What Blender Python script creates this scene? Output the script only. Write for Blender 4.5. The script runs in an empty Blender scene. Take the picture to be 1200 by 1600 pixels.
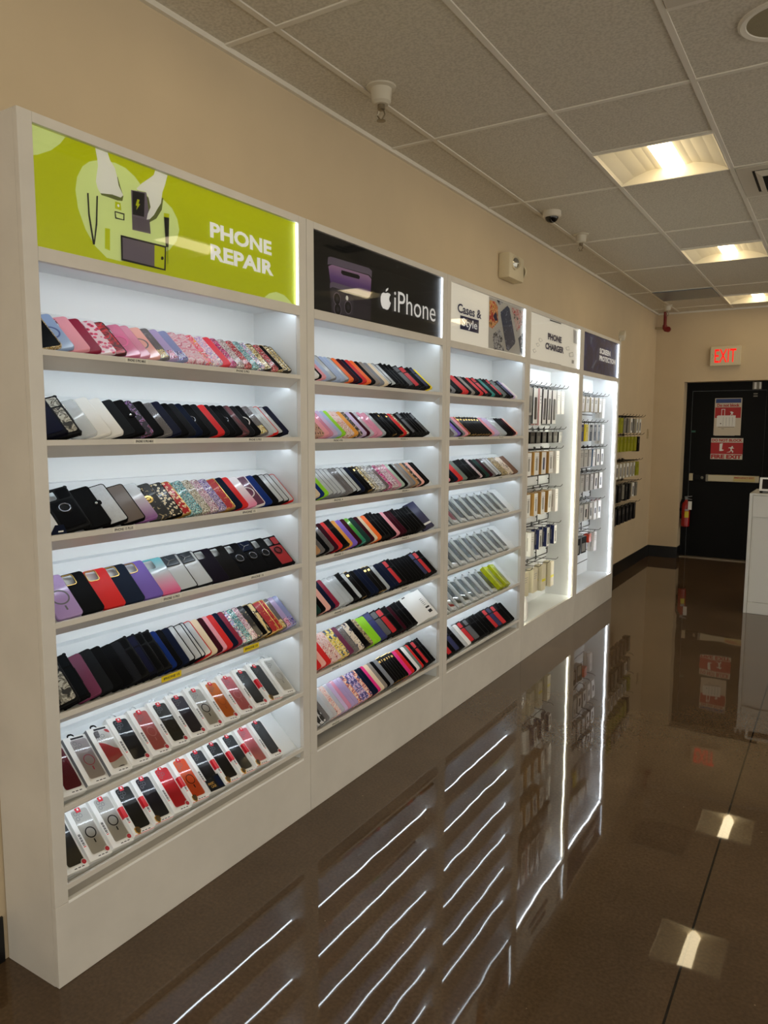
import bpy, bmesh, math, random
from mathutils import Vector, Matrix
C = bpy.context.scene
COL = C.collection
R = random.Random(7)

# ------------------------------------------------------------------ camera
cam_data = bpy.data.cameras.new('camera')
cam_data.sensor_fit = 'HORIZONTAL'; cam_data.sensor_width = 36.0
cam_data.lens = 36.0 * 1161.33 / 1200.0
cam_data.clip_start = 0.02; cam_data.clip_end = 100
cam = bpy.data.objects.new('camera', cam_data); COL.objects.link(cam)
yaw, pitch, roll = 0.5536, 0.1114, 0.0031
F = Vector((-math.sin(yaw)*math.cos(pitch), math.cos(yaw)*math.cos(pitch), -math.sin(pitch)))
RR = Vector((math.cos(yaw), math.sin(yaw), 0)); UU = RR.cross(F)
R2 = RR*math.cos(roll)+UU*math.sin(roll); U2 = -RR*math.sin(roll)+UU*math.cos(roll)
mw = Matrix.Identity(4)
for i in range(3):
    mw[i][0] = R2[i]; mw[i][1] = U2[i]; mw[i][2] = -F[i]
mw[0][3], mw[1][3], mw[2][3] = 2.1043, 0.0, 1.6270
cam.matrix_world = mw
C.camera = cam

# ------------------------------------------------------------------ world, exposure
W = bpy.data.worlds.new('world'); C.world = W; W.use_nodes = True
bgn = W.node_tree.nodes['Background']
bgn.inputs[0].default_value = (1.0, 0.93, 0.80, 1); bgn.inputs[1].default_value = 0.66
vs = C.view_settings
vs.view_transform = 'Standard'; vs.look = 'None'; vs.gamma = 1; vs.use_curve_mapping = False
vs.exposure = 1.12
LAMP_E = 4.2        # ceiling lens
LED_E = 8.8         # shelf strips
LED_V = 13.0         # vertical strips in the hanging bays
LED_S = 3.0          # sign edge strips
C.cycles.max_bounces = 8
C.cycles.transparent_max_bounces = 12
C.cycles.sample_clamp_indirect = 6.0

# ------------------------------------------------------------------ materials
def lin(c):
    out = []
    for v in c[:3]:
        v = v/255.0
        out.append(v/12.92 if v <= 0.04045 else ((v+0.055)/1.055)**2.4)
    return (out[0], out[1], out[2], 1.0)
MATS = {}
def newmat(name):
    m = bpy.data.materials.new(name); m.use_nodes = True
    nt = m.node_tree; b = nt.nodes['Principled BSDF']
    return m, nt, b
def solid(name, rgb, rough=0.45, metal=0.0, alpha=1.0, coat=0.0, noise=0.0, nscale=30, spec=0.5):
    if name in MATS: return MATS[name]
    m, nt, b = newmat(name)
    b.inputs['Base Color'].default_value = lin(rgb)
    b.inputs['Roughness'].default_value = rough; b.inputs['Metallic'].default_value = metal
    b.inputs['Alpha'].default_value = alpha; b.inputs['Coat Weight'].default_value = coat
    b.inputs['Specular IOR Level'].default_value = spec
    if noise:
        tc = nt.nodes.new('ShaderNodeTexCoord'); n = nt.nodes.new('ShaderNodeTexNoise')
        n.inputs['Scale'].default_value = nscale; n.inputs['Detail'].default_value = 4
        r = nt.nodes.new('ShaderNodeValToRGB')
        c = lin(rgb)
        r.color_ramp.elements[0].position = 0.3; r.color_ramp.elements[1].position = 0.7
        r.color_ramp.elements[0].color = tuple(v*(1-noise) for v in c[:3])+(1,)
        r.color_ramp.elements[1].color = tuple(min(1, v*(1+noise)) for v in c[:3])+(1,)
        nt.links.new(tc.outputs['Object'], n.inputs['Vector'])
        nt.links.new(n.outputs['Fac'], r.inputs['Fac']); nt.links.new(r.outputs['Color'], b.inputs['Base Color'])
    MATS[name] = m
    return m
def backlit(m, e):
    b = m.node_tree.nodes['Principled BSDF']; b.inputs['Emission Color'].default_value = b.inputs['Base Color'].default_value; b.inputs['Emission Strength'].default_value = e; return m
def emit(name, rgb, e):
    if name in MATS: return MATS[name]
    m, nt, b = newmat(name)
    b.inputs['Base Color'].default_value = lin(rgb)
    b.inputs['Emission Color'].default_value = lin(rgb); b.inputs['Emission Strength'].default_value = e
    MATS[name] = m; return m
def coords(nt, scale=(1, 1, 1)):
    tc = nt.nodes.new('ShaderNodeTexCoord'); mp = nt.nodes.new('ShaderNodeMapping')
    mp.inputs['Scale'].default_value = scale
    nt.links.new(tc.outputs['Object'], mp.inputs['Vector'])
    return mp.outputs['Vector']
def ramp(nt, fac, stops, interp='LINEAR'):
    r = nt.nodes.new('ShaderNodeValToRGB'); r.color_ramp.interpolation = interp
    els = r.color_ramp.elements
    while len(els) < len(stops): els.new(0.5)
    for e, (p, c) in zip(els, stops):
        e.position = p; e.color = lin(c)
    nt.links.new(fac, r.inputs['Fac']); return r.outputs['Color']
def glitter(name, cols, scale=420, rough=0.25):
    """flakes: a random colour and a random tilt for every cell"""
    if name in MATS: return MATS[name]
    m, nt, b = newmat(name)
    v = nt.nodes.new('ShaderNodeTexVoronoi'); v.inputs['Scale'].default_value = scale
    vec = coords(nt); nt.links.new(vec, v.inputs['Vector'])
    sep = nt.nodes.new('ShaderNodeSeparateColor'); nt.links.new(v.outputs['Color'], sep.inputs[0])
    n = len(cols)
    c = ramp(nt, sep.outputs[0], [(i/n, cc) for i, cc in enumerate(cols)], 'CONSTANT')
    nt.links.new(c, b.inputs['Base Color'])
    b.inputs['Metallic'].default_value = 0.35; b.inputs['Roughness'].default_value = rough
    vm = nt.nodes.new('ShaderNodeVectorMath'); vm.operation = 'SUBTRACT'; vm.inputs[1].default_value = (0.5, 0.5, 0.5)
    nt.links.new(v.outputs['Color'], vm.inputs[0])
    sc = nt.nodes.new('ShaderNodeVectorMath'); sc.operation = 'SCALE'; sc.inputs['Scale'].default_value = 1.1
    nt.links.new(vm.outputs[0], sc.inputs[0])
    g = nt.nodes.new('ShaderNodeNewGeometry')
    ad = nt.nodes.new('ShaderNodeVectorMath'); ad.operation = 'ADD'
    nt.links.new(sc.outputs[0], ad.inputs[0]); nt.links.new(g.outputs['Normal'], ad.inputs[1])
    no = nt.nodes.new('ShaderNodeVectorMath'); no.operation = 'NORMALIZE'; nt.links.new(ad.outputs[0], no.inputs[0])
    nt.links.new(no.outputs[0], b.inputs['Normal'])
    b.inputs['Coat Weight'].default_value = 0.5
    MATS[name] = m; return m
def clear(name, rgb, alpha=0.4, rough=0.12):
    return solid(name, rgb, rough, 0, alpha, 0.6)
def fade(name, stops, alpha=1.0, L=0.158):
    """colour running along the length of the case (its local y)"""
    if name in MATS: return MATS[name]
    m, nt, b = newmat(name)
    vec = coords(nt, (1, 1/L, 1)); s = nt.nodes.new('ShaderNodeSeparateXYZ'); nt.links.new(vec, s.inputs[0])
    nt.links.new(ramp(nt, s.outputs[1], stops), b.inputs['Base Color'])
    b.inputs['Alpha'].default_value = alpha; b.inputs['Roughness'].default_value = 0.15; b.inputs['Coat Weight'].default_value = 0.5
    MATS[name] = m; return m
def blobs(name, bg, fg, scale=70, thr=0.33, fg2=None, rough=0.3, stretch=(1, 1, 1)):
    """spots, petals or spots of two colours on a ground"""
    if name in MATS: return MATS[name]
    m, nt, b = newmat(name)
    v = nt.nodes.new('ShaderNodeTexVoronoi'); v.inputs['Scale'].default_value = scale
    nt.links.new(coords(nt, stretch), v.inputs['Vector'])
    st = [(0, fg), (thr, bg)] if not fg2 else [(0, fg2), (thr*0.45, fg), (thr, bg)]
    nt.links.new(ramp(nt, v.outputs['Distance'], st, 'CONSTANT'), b.inputs['Base Color'])
    b.inputs['Roughness'].default_value = rough; b.inputs['Coat Weight'].default_value = 0.4
    MATS[name] = m; return m
def mottle(name, stops, scale=40, rough=0.5, dist=1.5, detail=3, stretch=(1, 1, 1), coat=0.2):
    """camouflage, marble, zebra: steps of a distorted noise"""
    if name in MATS: return MATS[name]
    m, nt, b = newmat(name)
    n = nt.nodes.new('ShaderNodeTexNoise'); n.inputs['Scale'].default_value = scale
    n.inputs['Detail'].default_value = detail; n.inputs['Distortion'].default_value = dist
    nt.links.new(coords(nt, stretch), n.inputs['Vector'])
    nt.links.new(ramp(nt, n.outputs['Fac'], stops, 'CONSTANT'), b.inputs['Base Color'])
    b.inputs['Roughness'].default_value = rough; b.inputs['Coat Weight'].default_value = coat
    MATS[name] = m; return m

WHITE = (236, 236, 232)
unit_white = solid('white laminate', (214, 210, 203), 0.42, noise=0.05, nscale=6)
inner_white = solid('white panel', (226, 230, 232), 0.38)
black_plastic = solid('black plastic', (8, 8, 9), 0.45, spec=0.15)
black_metal = solid('black wire', (16, 16, 17), 0.35, 0.6)
card_white = solid('white card', (232, 232, 230), 0.4)

def floor_mat():
    m, nt, b = newmat('polished concrete')
    L = nt.links.new
    vec = coords(nt)
    n = nt.nodes.new('ShaderNodeTexNoise'); n.inputs['Scale'].default_value = 1.6; n.inputs['Detail'].default_value = 6; n.inputs['Roughness'].default_value = 0.6
    L(vec, n.inputs['Vector'])
    base = ramp(nt, n.outputs['Fac'], [(0.3, (84, 66, 47)), (0.7, (105, 84, 62))])
    # fine aggregate
    n2 = nt.nodes.new('ShaderNodeTexNoise'); n2.inputs['Scale'].default_value = 90; n2.inputs['Detail'].default_value = 3
    L(vec, n2.inputs['Vector'])
    g = ramp(nt, n2.outputs['Fac'], [(0.3, (215, 215, 215)), (0.7, (255, 255, 255))])
    mx = nt.nodes.new('ShaderNodeMix'); mx.data_type = 'RGBA'; mx.blend_type = 'MULTIPLY'; mx.inputs[0].default_value = 1
    L(base, mx.inputs[6]); L(g, mx.inputs[7])
    # sparse pale specks
    v = nt.nodes.new('ShaderNodeTexVoronoi'); v.inputs['Scale'].default_value = 9
    L(vec, v.inputs['Vector'])
    sp = ramp(nt, v.outputs['Distance'], [(0, (255, 255, 255)), (0.022, (0, 0, 0))], 'CONSTANT')
    mx2 = nt.nodes.new('ShaderNodeMix'); mx2.data_type = 'RGBA'; L(sp, mx2.inputs[0]); L(mx.outputs[2], mx2.inputs[6]); mx2.inputs[7].default_value = lin((150, 130, 105))
    # saw cut joints at fixed places in the slab
    s = nt.nodes.new('ShaderNodeSeparateXYZ'); L(vec, s.inputs[0])
    def line(out, pos, w, xmin=None):
        a = nt.nodes.new('ShaderNodeMath'); a.operation = 'SUBTRACT'; L(out, a.inputs[0]); a.inputs[1].default_value = pos
        c = nt.nodes.new('ShaderNodeMath'); c.operation = 'ABSOLUTE'; L(a.outputs[0], c.inputs[0])
        e = nt.nodes.new('ShaderNodeMath'); e.operation = 'LESS_THAN'; L(c.outputs[0], e.inputs[0]); e.inputs[1].default_value = w
        return e.outputs[0]
    l1 = line(s.outputs[0], 1.775, 0.0035); l2 = line(s.outputs[1], 4.19, 0.0028); l3 = line(s.outputs[1], 8.2, 0.004)
    ad = nt.nodes.new('ShaderNodeMath'); ad.operation = 'ADD'; ad.use_clamp = True; L(l1, ad.inputs[0]); L(l2, ad.inputs[1])
    ad2 = nt.nodes.new('ShaderNodeMath'); ad2.operation = 'ADD'; ad2.use_clamp = True; L(ad.outputs[0], ad2.inputs[0]); L(l3, ad2.inputs[1])
    mx3 = nt.nodes.new('ShaderNodeMix'); mx3.data_type = 'RGBA'; L(ad2.outputs[0], mx3.inputs[0]); L(mx2.outputs[2], mx3.inputs[6]); mx3.inputs[7].default_value = lin((26, 20, 14))
    L(mx3.outputs[2], b.inputs['Base Color'])
    rr = nt.nodes.new('ShaderNodeMapRange'); L(n.outputs['Fac'], rr.inputs[0]); rr.inputs[3].default_value = 0.012; rr.inputs[4].default_value = 0.035
    L(rr.outputs[0], b.inputs['Roughness'])
    b.inputs['Specular IOR Level'].default_value = 0.5
    n3 = nt.nodes.new('ShaderNodeTexNoise'); n3.inputs['Scale'].default_value = 2.2; n3.inputs['Detail'].default_value = 2
    L(vec, n3.inputs['Vector'])
    bp = nt.nodes.new('ShaderNodeBump'); bp.inputs['Strength'].default_value = 0.18; bp.inputs['Distance'].default_value = 0.006
    L(n3.outputs['Fac'], bp.inputs['Height']); L(bp.outputs[0], b.inputs['Normal'])
    return m
def tile_mat():
    m, nt, b = newmat('acoustic tile')
    n = nt.nodes.new('ShaderNodeTexNoise'); n.inputs['Scale'].default_value = 95; n.inputs['Detail'].default_value = 5
    nt.links.new(coords(nt), n.inputs['Vector'])
    nt.links.new(ramp(nt, n.outputs['Fac'], [(0.35, (198, 192, 177)), (0.6, (218, 212, 197))]), b.inputs['Base Color'])
    bp = nt.nodes.new('ShaderNodeBump'); bp.inputs['Strength'].default_value = 0.6; bp.inputs['Distance'].default_value = 0.004
    nt.links.new(n.outputs['Fac'], bp.inputs['Height']); nt.links.new(bp.outputs[0], b.inputs['Normal'])
    b.inputs['Roughness'].default_value = 0.95
    return m
wall_paint = solid('beige wall paint', (205, 187, 157), 0.75, noise=0.03, nscale=3)
grid_white = solid('ceiling grid metal', (226, 221, 208), 0.6)

# ------------------------------------------------------------------ geometry helpers
class MB:
    def __init__(s): s.v = []; s.f = []; s.m = []; s.mats = []; s.mi = 0; s.smooth = False
    def mat(s, m):
        if m not in s.mats: s.mats.append(m)
        s.mi = s.mats.index(m); return s
    def add(s, vs, fs, M=None):
        o = len(s.v)
        for p in vs:
            s.v.append(tuple(M @ Vector(p)) if M else tuple(p))
        for f in fs: s.f.append(tuple(i+o for i in f)); s.m.append(s.mi)
        return s
    def box(s, a, b, M=None, ch=0.0):
        x0, y0, z0 = a; x1, y1, z1 = b
        if ch:
            return s.cbox(a, b, ch, M)
        return s.add([(x0, y0, z0), (x1, y0, z0), (x1, y1, z0), (x0, y1, z0), (x0, y0, z1), (x1, y0, z1), (x1, y1, z1), (x0, y1, z1)],
              [(0, 3, 2, 1), (4, 5, 6, 7), (0, 1, 5, 4), (1, 2, 6, 5), (2, 3, 7, 6), (3, 0, 4, 7)], M)
    def cbox(s, a, b, c, M=None):
        """box with chamfered edges"""
        bm = bmesh.new()
        bmesh.ops.create_cube(bm, size=1)
        for v in bm.verts:
            v.co = Vector([(a[i]+b[i])/2 + v.co[i]*(b[i]-a[i]) for i in range(3)])
        bmesh.ops.bevel(bm, geom=bm.edges[:], offset=c, segments=2, affect='EDGES', profile=0.6)
        bm.verts.index_update()
        s.add([v.co[:] for v in bm.verts], [tuple(v.index for v in f.verts) for f in bm.faces], M)
        bm.free(); return s
    def prism(s, pts, axis, a, b, M=None):
        """extrude a polygon of 2-D points along axis (0: points are y,z; 1: x,z; 2: x,y)"""
        def P(p, t): return (t, p[0], p[1]) if axis == 0 else ((p[0], t, p[1]) if axis == 1 else (p[0], p[1], t))
        n = len(pts)
        return s.add([P(p, a) for p in pts]+[P(p, b) for p in pts],
              [tuple(range(n))[::-1], tuple(range(n, 2*n))]+[(i, (i+1) % n, (i+1) % n+n, i+n) for i in range(n)], M)
    def tube(s, pts, r, n=8, M=None, closed=False):
        pts = [Vector(p) for p in pts]; rings = []
        N = len(pts)
        for i, p in enumerate(pts):
            d = (pts[(i+1) % N]-pts[i-1]) if closed else (pts[min(i+1, N-1)]-pts[max(i-1, 0)])
            d.normalize()
            a = d.orthogonal().normalized() if i == 0 else (a-d*a.dot(d)).normalized()
            b = d.cross(a)
            rings.append([p+(a*math.cos(2*math.pi*k/n)+b*math.sin(2*math.pi*k/n))*r for k in range(n)])
        vs = [q for g in rings for q in g]; fs = []
        for i in range(N if closed else N-1):
            j = (i+1) % N
            for k in range(n): fs.append((i*n+k, i*n+(k+1) % n, j*n+(k+1) % n, j*n+k))
        if not closed: fs += [tuple(range(n))[::-1], tuple(range((N-1)*n, N*n))]
        return s.add(vs, fs, M)
    def lathe(s, prof, n=24, M=None, cap=True):
        """profile of (r, z) turned about z"""
        vs = []; fs = []
        for r, z in prof:
            for k in range(n):
                t = 2*math.pi*k/n; vs.append((r*math.cos(t), r*math.sin(t), z))
        for i in range(len(prof)-1):
            for k in range(n): fs.append((i*n+k, i*n+(k+1) % n, (i+1)*n+(k+1) % n, (i+1)*n+k))
        if cap: fs += [tuple(range(n))[::-1], tuple(range((len(prof)-1)*n, len(prof)*n))]
        return s.add(vs, fs, M)
    def mesh(s, name, smooth=None):
        me = bpy.data.meshes.new(name); me.from_pydata(s.v, [], s.f)
        for m in s.mats: me.materials.append(m)
        if s.mats: me.polygons.foreach_set('material_index', s.m)
        if smooth or (smooth is None and s.smooth):
            me.shade_smooth()
            try: me.set_sharp_from_angle(angle=math.radians(38))
            except Exception: pass
        me.update(); return me
    def build(s, name, m=None, parent=None, smooth=None):
        if m is not None and not s.mats: s.mats = [m]; s.m = [0]*len(s.f)
        return link(name, s.mesh(name, smooth), parent)
def link(name, me, parent=None, loc=None):
    o = bpy.data.objects.new(name, me); COL.objects.link(o)
    if parent: o.parent = parent
    if loc: o.location = loc
    return o
def empty(name, label, cat, loc=(0, 0, 0), group=None, rot=None):
    o = bpy.data.objects.new(name, None); COL.objects.link(o); o.location = loc; o.empty_display_size = 0.05
    if rot: o.rotation_euler = rot
    return tag(o, label, cat, group)
def tag(o, label=None, cat=None, group=None, kind=None):
    if label: o['label'] = label
    if cat: o['category'] = cat
    if group: o['group'] = group
    if kind: o['kind'] = kind
    return o
def struct(name, mb, m=None, label=None, parent=None):
    o = mb.build(name, m, parent)
    if not parent: o['kind'] = 'structure'
    if label: o['label'] = label
    return o
def rrect(w, h, r, n=4, x0=0, y0=0):
    pts = []
    for cx, cy, a0 in ((w-r, r, -90), (w-r, h-r, 0), (r, h-r, 90), (r, r, 180)):
        for k in range(n+1):
            t = math.radians(a0+90*k/n); pts.append((x0+cx+r*math.cos(t), y0+cy+r*math.sin(t)))
    return pts
def tri2d(outer, holes=()):
    """triangles of a polygon with holes; returns verts, faces"""
    bm = bmesh.new(); es = []; off = []
    for loop in [outer]+list(holes):
        vs = [bm.verts.new((p[0], p[1], 0)) for p in loop]
        es += [bm.edges.new((vs[i], vs[(i+1) % len(vs)])) for i in range(len(vs))]
    bm.verts.index_update()
    bmesh.ops.triangle_fill(bm, use_beauty=True, use_dissolve=False, edges=es)
    bm.normal_update()
    v = [x.co[:2] for x in bm.verts]; f = []
    for fc in bm.faces:
        idx = [x.index for x in fc.verts]
        if fc.normal.z < 0: idx.reverse()
        f.append(tuple(idx))
    bm.free(); return v, f
def flat(mb, polys, x, M=None):
    """filled outlines of (y, z) points lying in the plane x"""
    for p in polys:
        v, f = tri2d(p)
        mb.add([(x, a, b) for a, b in v], f, M)
    return mb
def text_geo(body, bold=0.0, spacing=1.0):
    cu = bpy.data.curves.new('lettering', 'FONT'); cu.body = body; cu.size = 1; cu.offset = bold; cu.space_character = spacing
    cu.resolution_u = 3; cu.align_x = 'LEFT'
    o = bpy.data.objects.new('lettering', cu); COL.objects.link(o)
    dg = bpy.context.evaluated_depsgraph_get()
    me = bpy.data.meshes.new_from_object(o.evaluated_get(dg))
    v = [(p.co.x, p.co.y) for p in me.vertices]; f = [tuple(p.vertices) for p in me.polygons]
    bpy.data.objects.remove(o); bpy.data.curves.remove(cu); bpy.data.meshes.remove(me)
    return v, f
def text(mb, body, box, place, bold=0.0, spacing=1.0):
    """lettering stretched to box = (a0, b0, a1, b1); place maps (a, b) to a 3-D point"""
    v, f = text_geo(body, bold, spacing)
    x0 = min(p[0] for p in v); x1 = max(p[0] for p in v); y0 = min(p[1] for p in v); y1 = max(p[1] for p in v)
    a0, b0, a1, b1 = box
    mb.add([place(a0+(p[0]-x0)/(x1-x0)*(a1-a0), b0+(p[1]-y0)/(y1-y0)*(b1-b0)) for p in v], f)
    return mb

# ------------------------------------------------------------------ room
CH = 3.071; YB = 9.91; XR = 7.0; YF = -3.5
m = MB().box((-0.15, YF, -0.1), (XR, YB+0.6, 0.0)); struct('floor', m, floor_mat(), 'polished brown concrete floor with thin saw-cut joints')
m = MB().box((-0.12, YF, 0), (0, YB+0.12, CH+0.1)); struct('wall_left', m, wall_paint, 'beige painted wall behind the white display units')
# far wall with the recess of the fire exit
RX0, RX1, RZ, RY = 0.355, 1.40, 2.216, 10.16
m = MB(); m.box((0, YB, 0), (RX0, RY+0.12, CH+0.1)); m.box((RX1, YB, 0), (XR, RY+0.12, CH+0.1)); m.box((RX0, YB, RZ), (RX1, RY+0.12, CH+0.1))
m.box((RX0, RY+0.07, 0), (RX1, RY+0.12, RZ))
struct('wall_back', m, wall_paint, 'beige end wall with the black fire exit door')
bb = solid('black rubber base', (12, 12, 14), 0.35)
m = MB(); m.box((0, 7.24, 0), (0.008, YB, 0.145)); m.box((0, YF, 0), (0.008, 1.19, 0.145)); struct('baseboard_left', m, bb, 'black rubber baseboard on the left wall')
m = MB(); m.box((0.008, YB-0.008, 0), (RX0+0.008, YB, 0.145)); m.box((RX0, YB, 0), (RX0+0.008, RY-0.03, 0.145)); m.box((RX1, YB-0.008, 0), (XR, YB, 0.145))
struct('baseboard_back', m, bb, 'black rubber baseboard on the end wall')
# ceiling: tile board and the tee grid
G0 = 0.2565; GS = 0.6096; K0 = 2.232; KS = 1.2204
m = MB(); gw = 0.012
xs = [G0+i*GS for i in range(12) if G0+i*GS < XR]
ks = [K0+i*KS for i in range(-5, 7)]
for x in xs: m.box((x-gw, YF, CH-0.006), (x+gw, YB, CH))
ends = [0]+xs+[XR]
for k in ks:
    if not (YF < k < YB): continue
    for a, b in zip(ends[:-1], ends[1:]): m.box((a+(gw if a else 0), k-gw, CH-0.0055), (b-gw, k+gw, CH))
def half(i, y): m.box((G0+i*GS+gw, y-gw, CH-0.0055), (G0+(i+1)*GS-gw, y+gw, CH))
LY = [K0+(2*i+1.5)*KS for i in range(-2, 4)]      # start of each 2 ft lamp bay
LX = [1, 4, 7]
for y in LY:
    for i in LX:
        if YF < y < YB: half(i, y)
half(2, K0+KS*0.5); half(2, K0+KS*2.5); half(0, K0+KS*5.5)
m.box((0, YF, CH-0.02), (0.018, YB, CH)); m.box((0.018, YB-0.018, CH-0.02), (XR, YB, CH))
m2 = MB()
lampcells = [(G0+i*GS, y) for i in LX for y in LY if -3 < y+KS*0.25 < YB-0.2]
ye = sorted(set([YF, YB]+[K0+q*KS*0.5 for q in range(-14, 20) if YF < K0+q*KS*0.5 < YB]))
for a, b in zip(ends[:-1], ends[1:]):
    run = None
    for c, d_ in list(zip(ye[:-1], ye[1:]))+[(None, None)]:
        lamp = c is not None and any(abs(a-lx) < 0.05 and abs(c-ly) < 0.05 for lx, ly in lampcells)
        if c is None or lamp:
            if run: m2.box((a, run[0], CH), (b, run[1], CH+0.02)); run = None
        else: run = (run[0] if run else c, d_)
struct('ceiling', m2, tile_mat(), 'grey textured acoustic ceiling tiles')
struct('trim_1', m, grid_white, 'white metal ceiling grid with wall angle')

lamp_lens = emit('lamp lens', (255, 234, 190), LAMP_E)
def troffer(x, y, label):
    t = empty('ceiling_light', label, 'ceiling light', (x, y, CH-0.008), 'square recessed ceiling lights')
    w = 0.2915; m = MB(); m.smooth = False
    # shallow basin: two curved wings rising to the ends, pale metal
    prof = [(-w, 0.0), (-w+0.01, 0.010), (-0.22, 0.040), (-0.15, 0.062), (-0.10, 0.068), (-0.058, 0.064)]
    m.mat(MATS['lamp basin'])
    for s_ in (-1, 1):
        for (xa, za), (xb, zb) in zip(prof[:-1], prof[1:]):
            v = [(s_*xa, -w, za), (s_*xb, -w, zb), (s_*xb, w, zb), (s_*xa, w, za)]
            m.add(v, [(3, 2, 1, 0)] if s_ < 0 else [(0, 1, 2, 3)])
    for yy in (-w, w):       # crescent end plates
        pts = [(-w, 0)]+[(xa, za) for xa, za in prof[1:]]+[(-xa, za) for xa, za in prof[1:][::-1]]+[(w, 0)]
        m.prism(pts, 1, yy-0.002, yy+0.002)
    m.build('reflector', None, t)
    f = MB(); f.mat(grid_white)
    f.box((-w-0.006, -w-0.006, -0.002), (-w, w+0.006, 0.03)); f.box((w, -w-0.006, -0.002), (w+0.006, w+0.006, 0.03))
    f.box((-w, -w-0.006, -0.002), (w, -w, 0.03)); f.box((-w, w, -0.002), (w, w+0.006, 0.03))
    f.build('frame', None, t)
    l = MB(); l.smooth = True
    n = 12; pr = [(-0.060+0.120*k/n, 0.060-0.058*math.sin(math.pi*k/n)) for k in range(n+1)]
    l.prism(pr, 1, -w+0.006, w-0.006)
    l.build('lens', lamp_lens, t)
    return t
solid('lamp basin', (215, 208, 190), 0.6)
def lampname(i, y):
    if i == 1:
        return {2: 'square ceiling light nearest the camera, over the display units', 3: 'second square ceiling light along the row', 4: 'farthest square ceiling light, near the exit sign'}
for n_, y in enumerate(LY):
    yc = y+KS*0.25
    if not (-3 < yc < YB-0.2): continue
    for i in LX:
        xc = G0+(i+0.5)*GS
        if i == 1 and yc > 4: lab = ['nearest square ceiling light with glowing curved lens above the display units', 'middle square ceiling light with glowing lens beyond the nearest one', 'farthest square ceiling light with glowing lens above the exit sign'][min(2, int((yc-4)/2.44))]
        elif i == 1: lab = 'square ceiling light above the first display unit, row %s' % ('closest to the first unit' if yc > 0 else 'behind it')
        elif i == 4: lab = 'square ceiling light out over the sales floor, %s' % ['rear one', 'one beside the camera', 'one reflected in the green sign', 'one reflected in the black sign', 'one nearest the end wall'][max(0, min(4, int((yc+3)/2.44)))]
        else: lab = 'square ceiling light on the far side of the shop, %s' % ['rearmost', 'second from the rear', 'middle', 'second from the end wall', 'nearest the end wall'][max(0, min(4, int((yc+3)/2.44)))]
        troffer(xc, yc, lab)

def vent(x, y, label):
    t = empty('air_diffuser', label, 'ceiling vent', (x, y, CH-0.006), None)
    w = 0.29; wm = MATS.get('vent white') or solid('vent white', (205, 198, 182), 0.5)
    f = MB()
    # plate with stepped square louvres
    f.box((-w, -w, -0.003), (w, -0.215, 0.004)); f.box((-w, 0.215, -0.003), (w, w, 0.004)); f.box((-w, -0.215, -0.003), (-0.215, 0.215, 0.004)); f.box((0.215, -0.215, -0.003), (w, 0.215, 0.004))
    f.build('plate', wm, t)
    b = MB().box((-0.215, -0.215, 0.0), (0.215, 0.215, 0.003)); b.build('duct_opening', solid('duct dark', (30, 27, 22), 0.8), t)
    for k, r in enumerate((0.2, 0.14, 0.085)):
        l = MB()
        for q in range(4):
            M = Matrix.Rotation(q*math.pi/2, 4, 'Z')
            l.add([(-r, -r, -0.001), (r, -r, -0.001), (r-0.035, -r+0.035, -0.022), (-r+0.035, -r+0.035, -0.022), (-r, -r, -0.004), (r, -r, -0.004), (r-0.035, -r+0.035, -0.025), (-r+0.035, -r+0.035, -0.025)],
                  [(0, 1, 2, 3), (7, 6, 5, 4), (0, 4, 5, 1), (3, 2, 6, 7)], M)
        l.build('louvre', wm, t)
    return t
vent(G0+2.5*GS, K0+KS*0.25, 'square air diffuser at the top edge of the ceiling view')
vent(G0+2.5*GS, K0+KS*2.25, 'square louvred air diffuser beside the nearest ceiling light')
t = MB().box((G0+gw, K0+5*KS+gw, CH-0.012), (G0+GS-gw, K0+5.5*KS-gw, CH-0.001), ch=0.003).build('ceiling_panel', solid('blue grey panel', (84, 104, 122), 0.25), None)
tag(t, 'flat blue-grey panel set in the ceiling grid near the end wall', 'ceiling panel')
# speaker
t = empty('ceiling_speaker', 'round ceiling speaker with a pale rim at the upper right', 'speaker', (1.83, 3.12, CH))
m = MB(); m.smooth = True; m.lathe([(0.150, 0), (0.150, -0.006), (0.142, -0.011), (0.124, -0.008), (0.121, -0.004)], 40, cap=False); m.build('rim', grid_white, t)
m = MB(); m.lathe([(0.122, -0.003), (0.122, -0.005), (0.06, -0.007), (0.001, -0.008)], 40, cap=False); m.build('grille', solid('speaker mesh', (150, 140, 112), 0.7, noise=0.12, nscale=400), t)
# sprinklers
def sprinkler(x, y, label, s=1.0):
    t = empty('fire_sprinkler', label, 'sprinkler', (x, y, CH), 'fire sprinklers hanging from the ceiling'); t.scale = (s, s, s)
    m = MB(); m.smooth = True
    m.lathe([(0.055, 0), (0.055, -0.006), (0.040, -0.010), (0.036, -0.055), (0.026, -0.064), (0.001, -0.064)], 28, cap=False); m.build('escutcheon', solid('sprinkler white', (205, 198, 180), 0.4), t)
    m = MB(); m.smooth = True; m.lathe([(0.014, -0.064), (0.014, -0.080), (0.009, -0.084), (0.001, -0.084)], 14, cap=False)
    for a in (0, math.pi):
        m.tube([(0.010*math.cos(a), 0.010*math.sin(a), -0.083), (0.016*math.cos(a), 0.016*math.sin(a), -0.1), (0.003*math.cos(a), 0, -0.118)], 0.003, 6)
    m.build('head', solid('sprinkler brass', (150, 140, 120), 0.3, 0.8), t)
    m = MB(); m.lathe([(0.001, -0.118), (0.017, -0.119), (0.017, -0.121), (0.001, -0.122)], 12, cap=False); m.build('deflector', MATS['sprinkler brass'], t)
sprinkler(0.335, 2.83, 'large white fire sprinkler on the ceiling above the black sign', 1.15)
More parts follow.
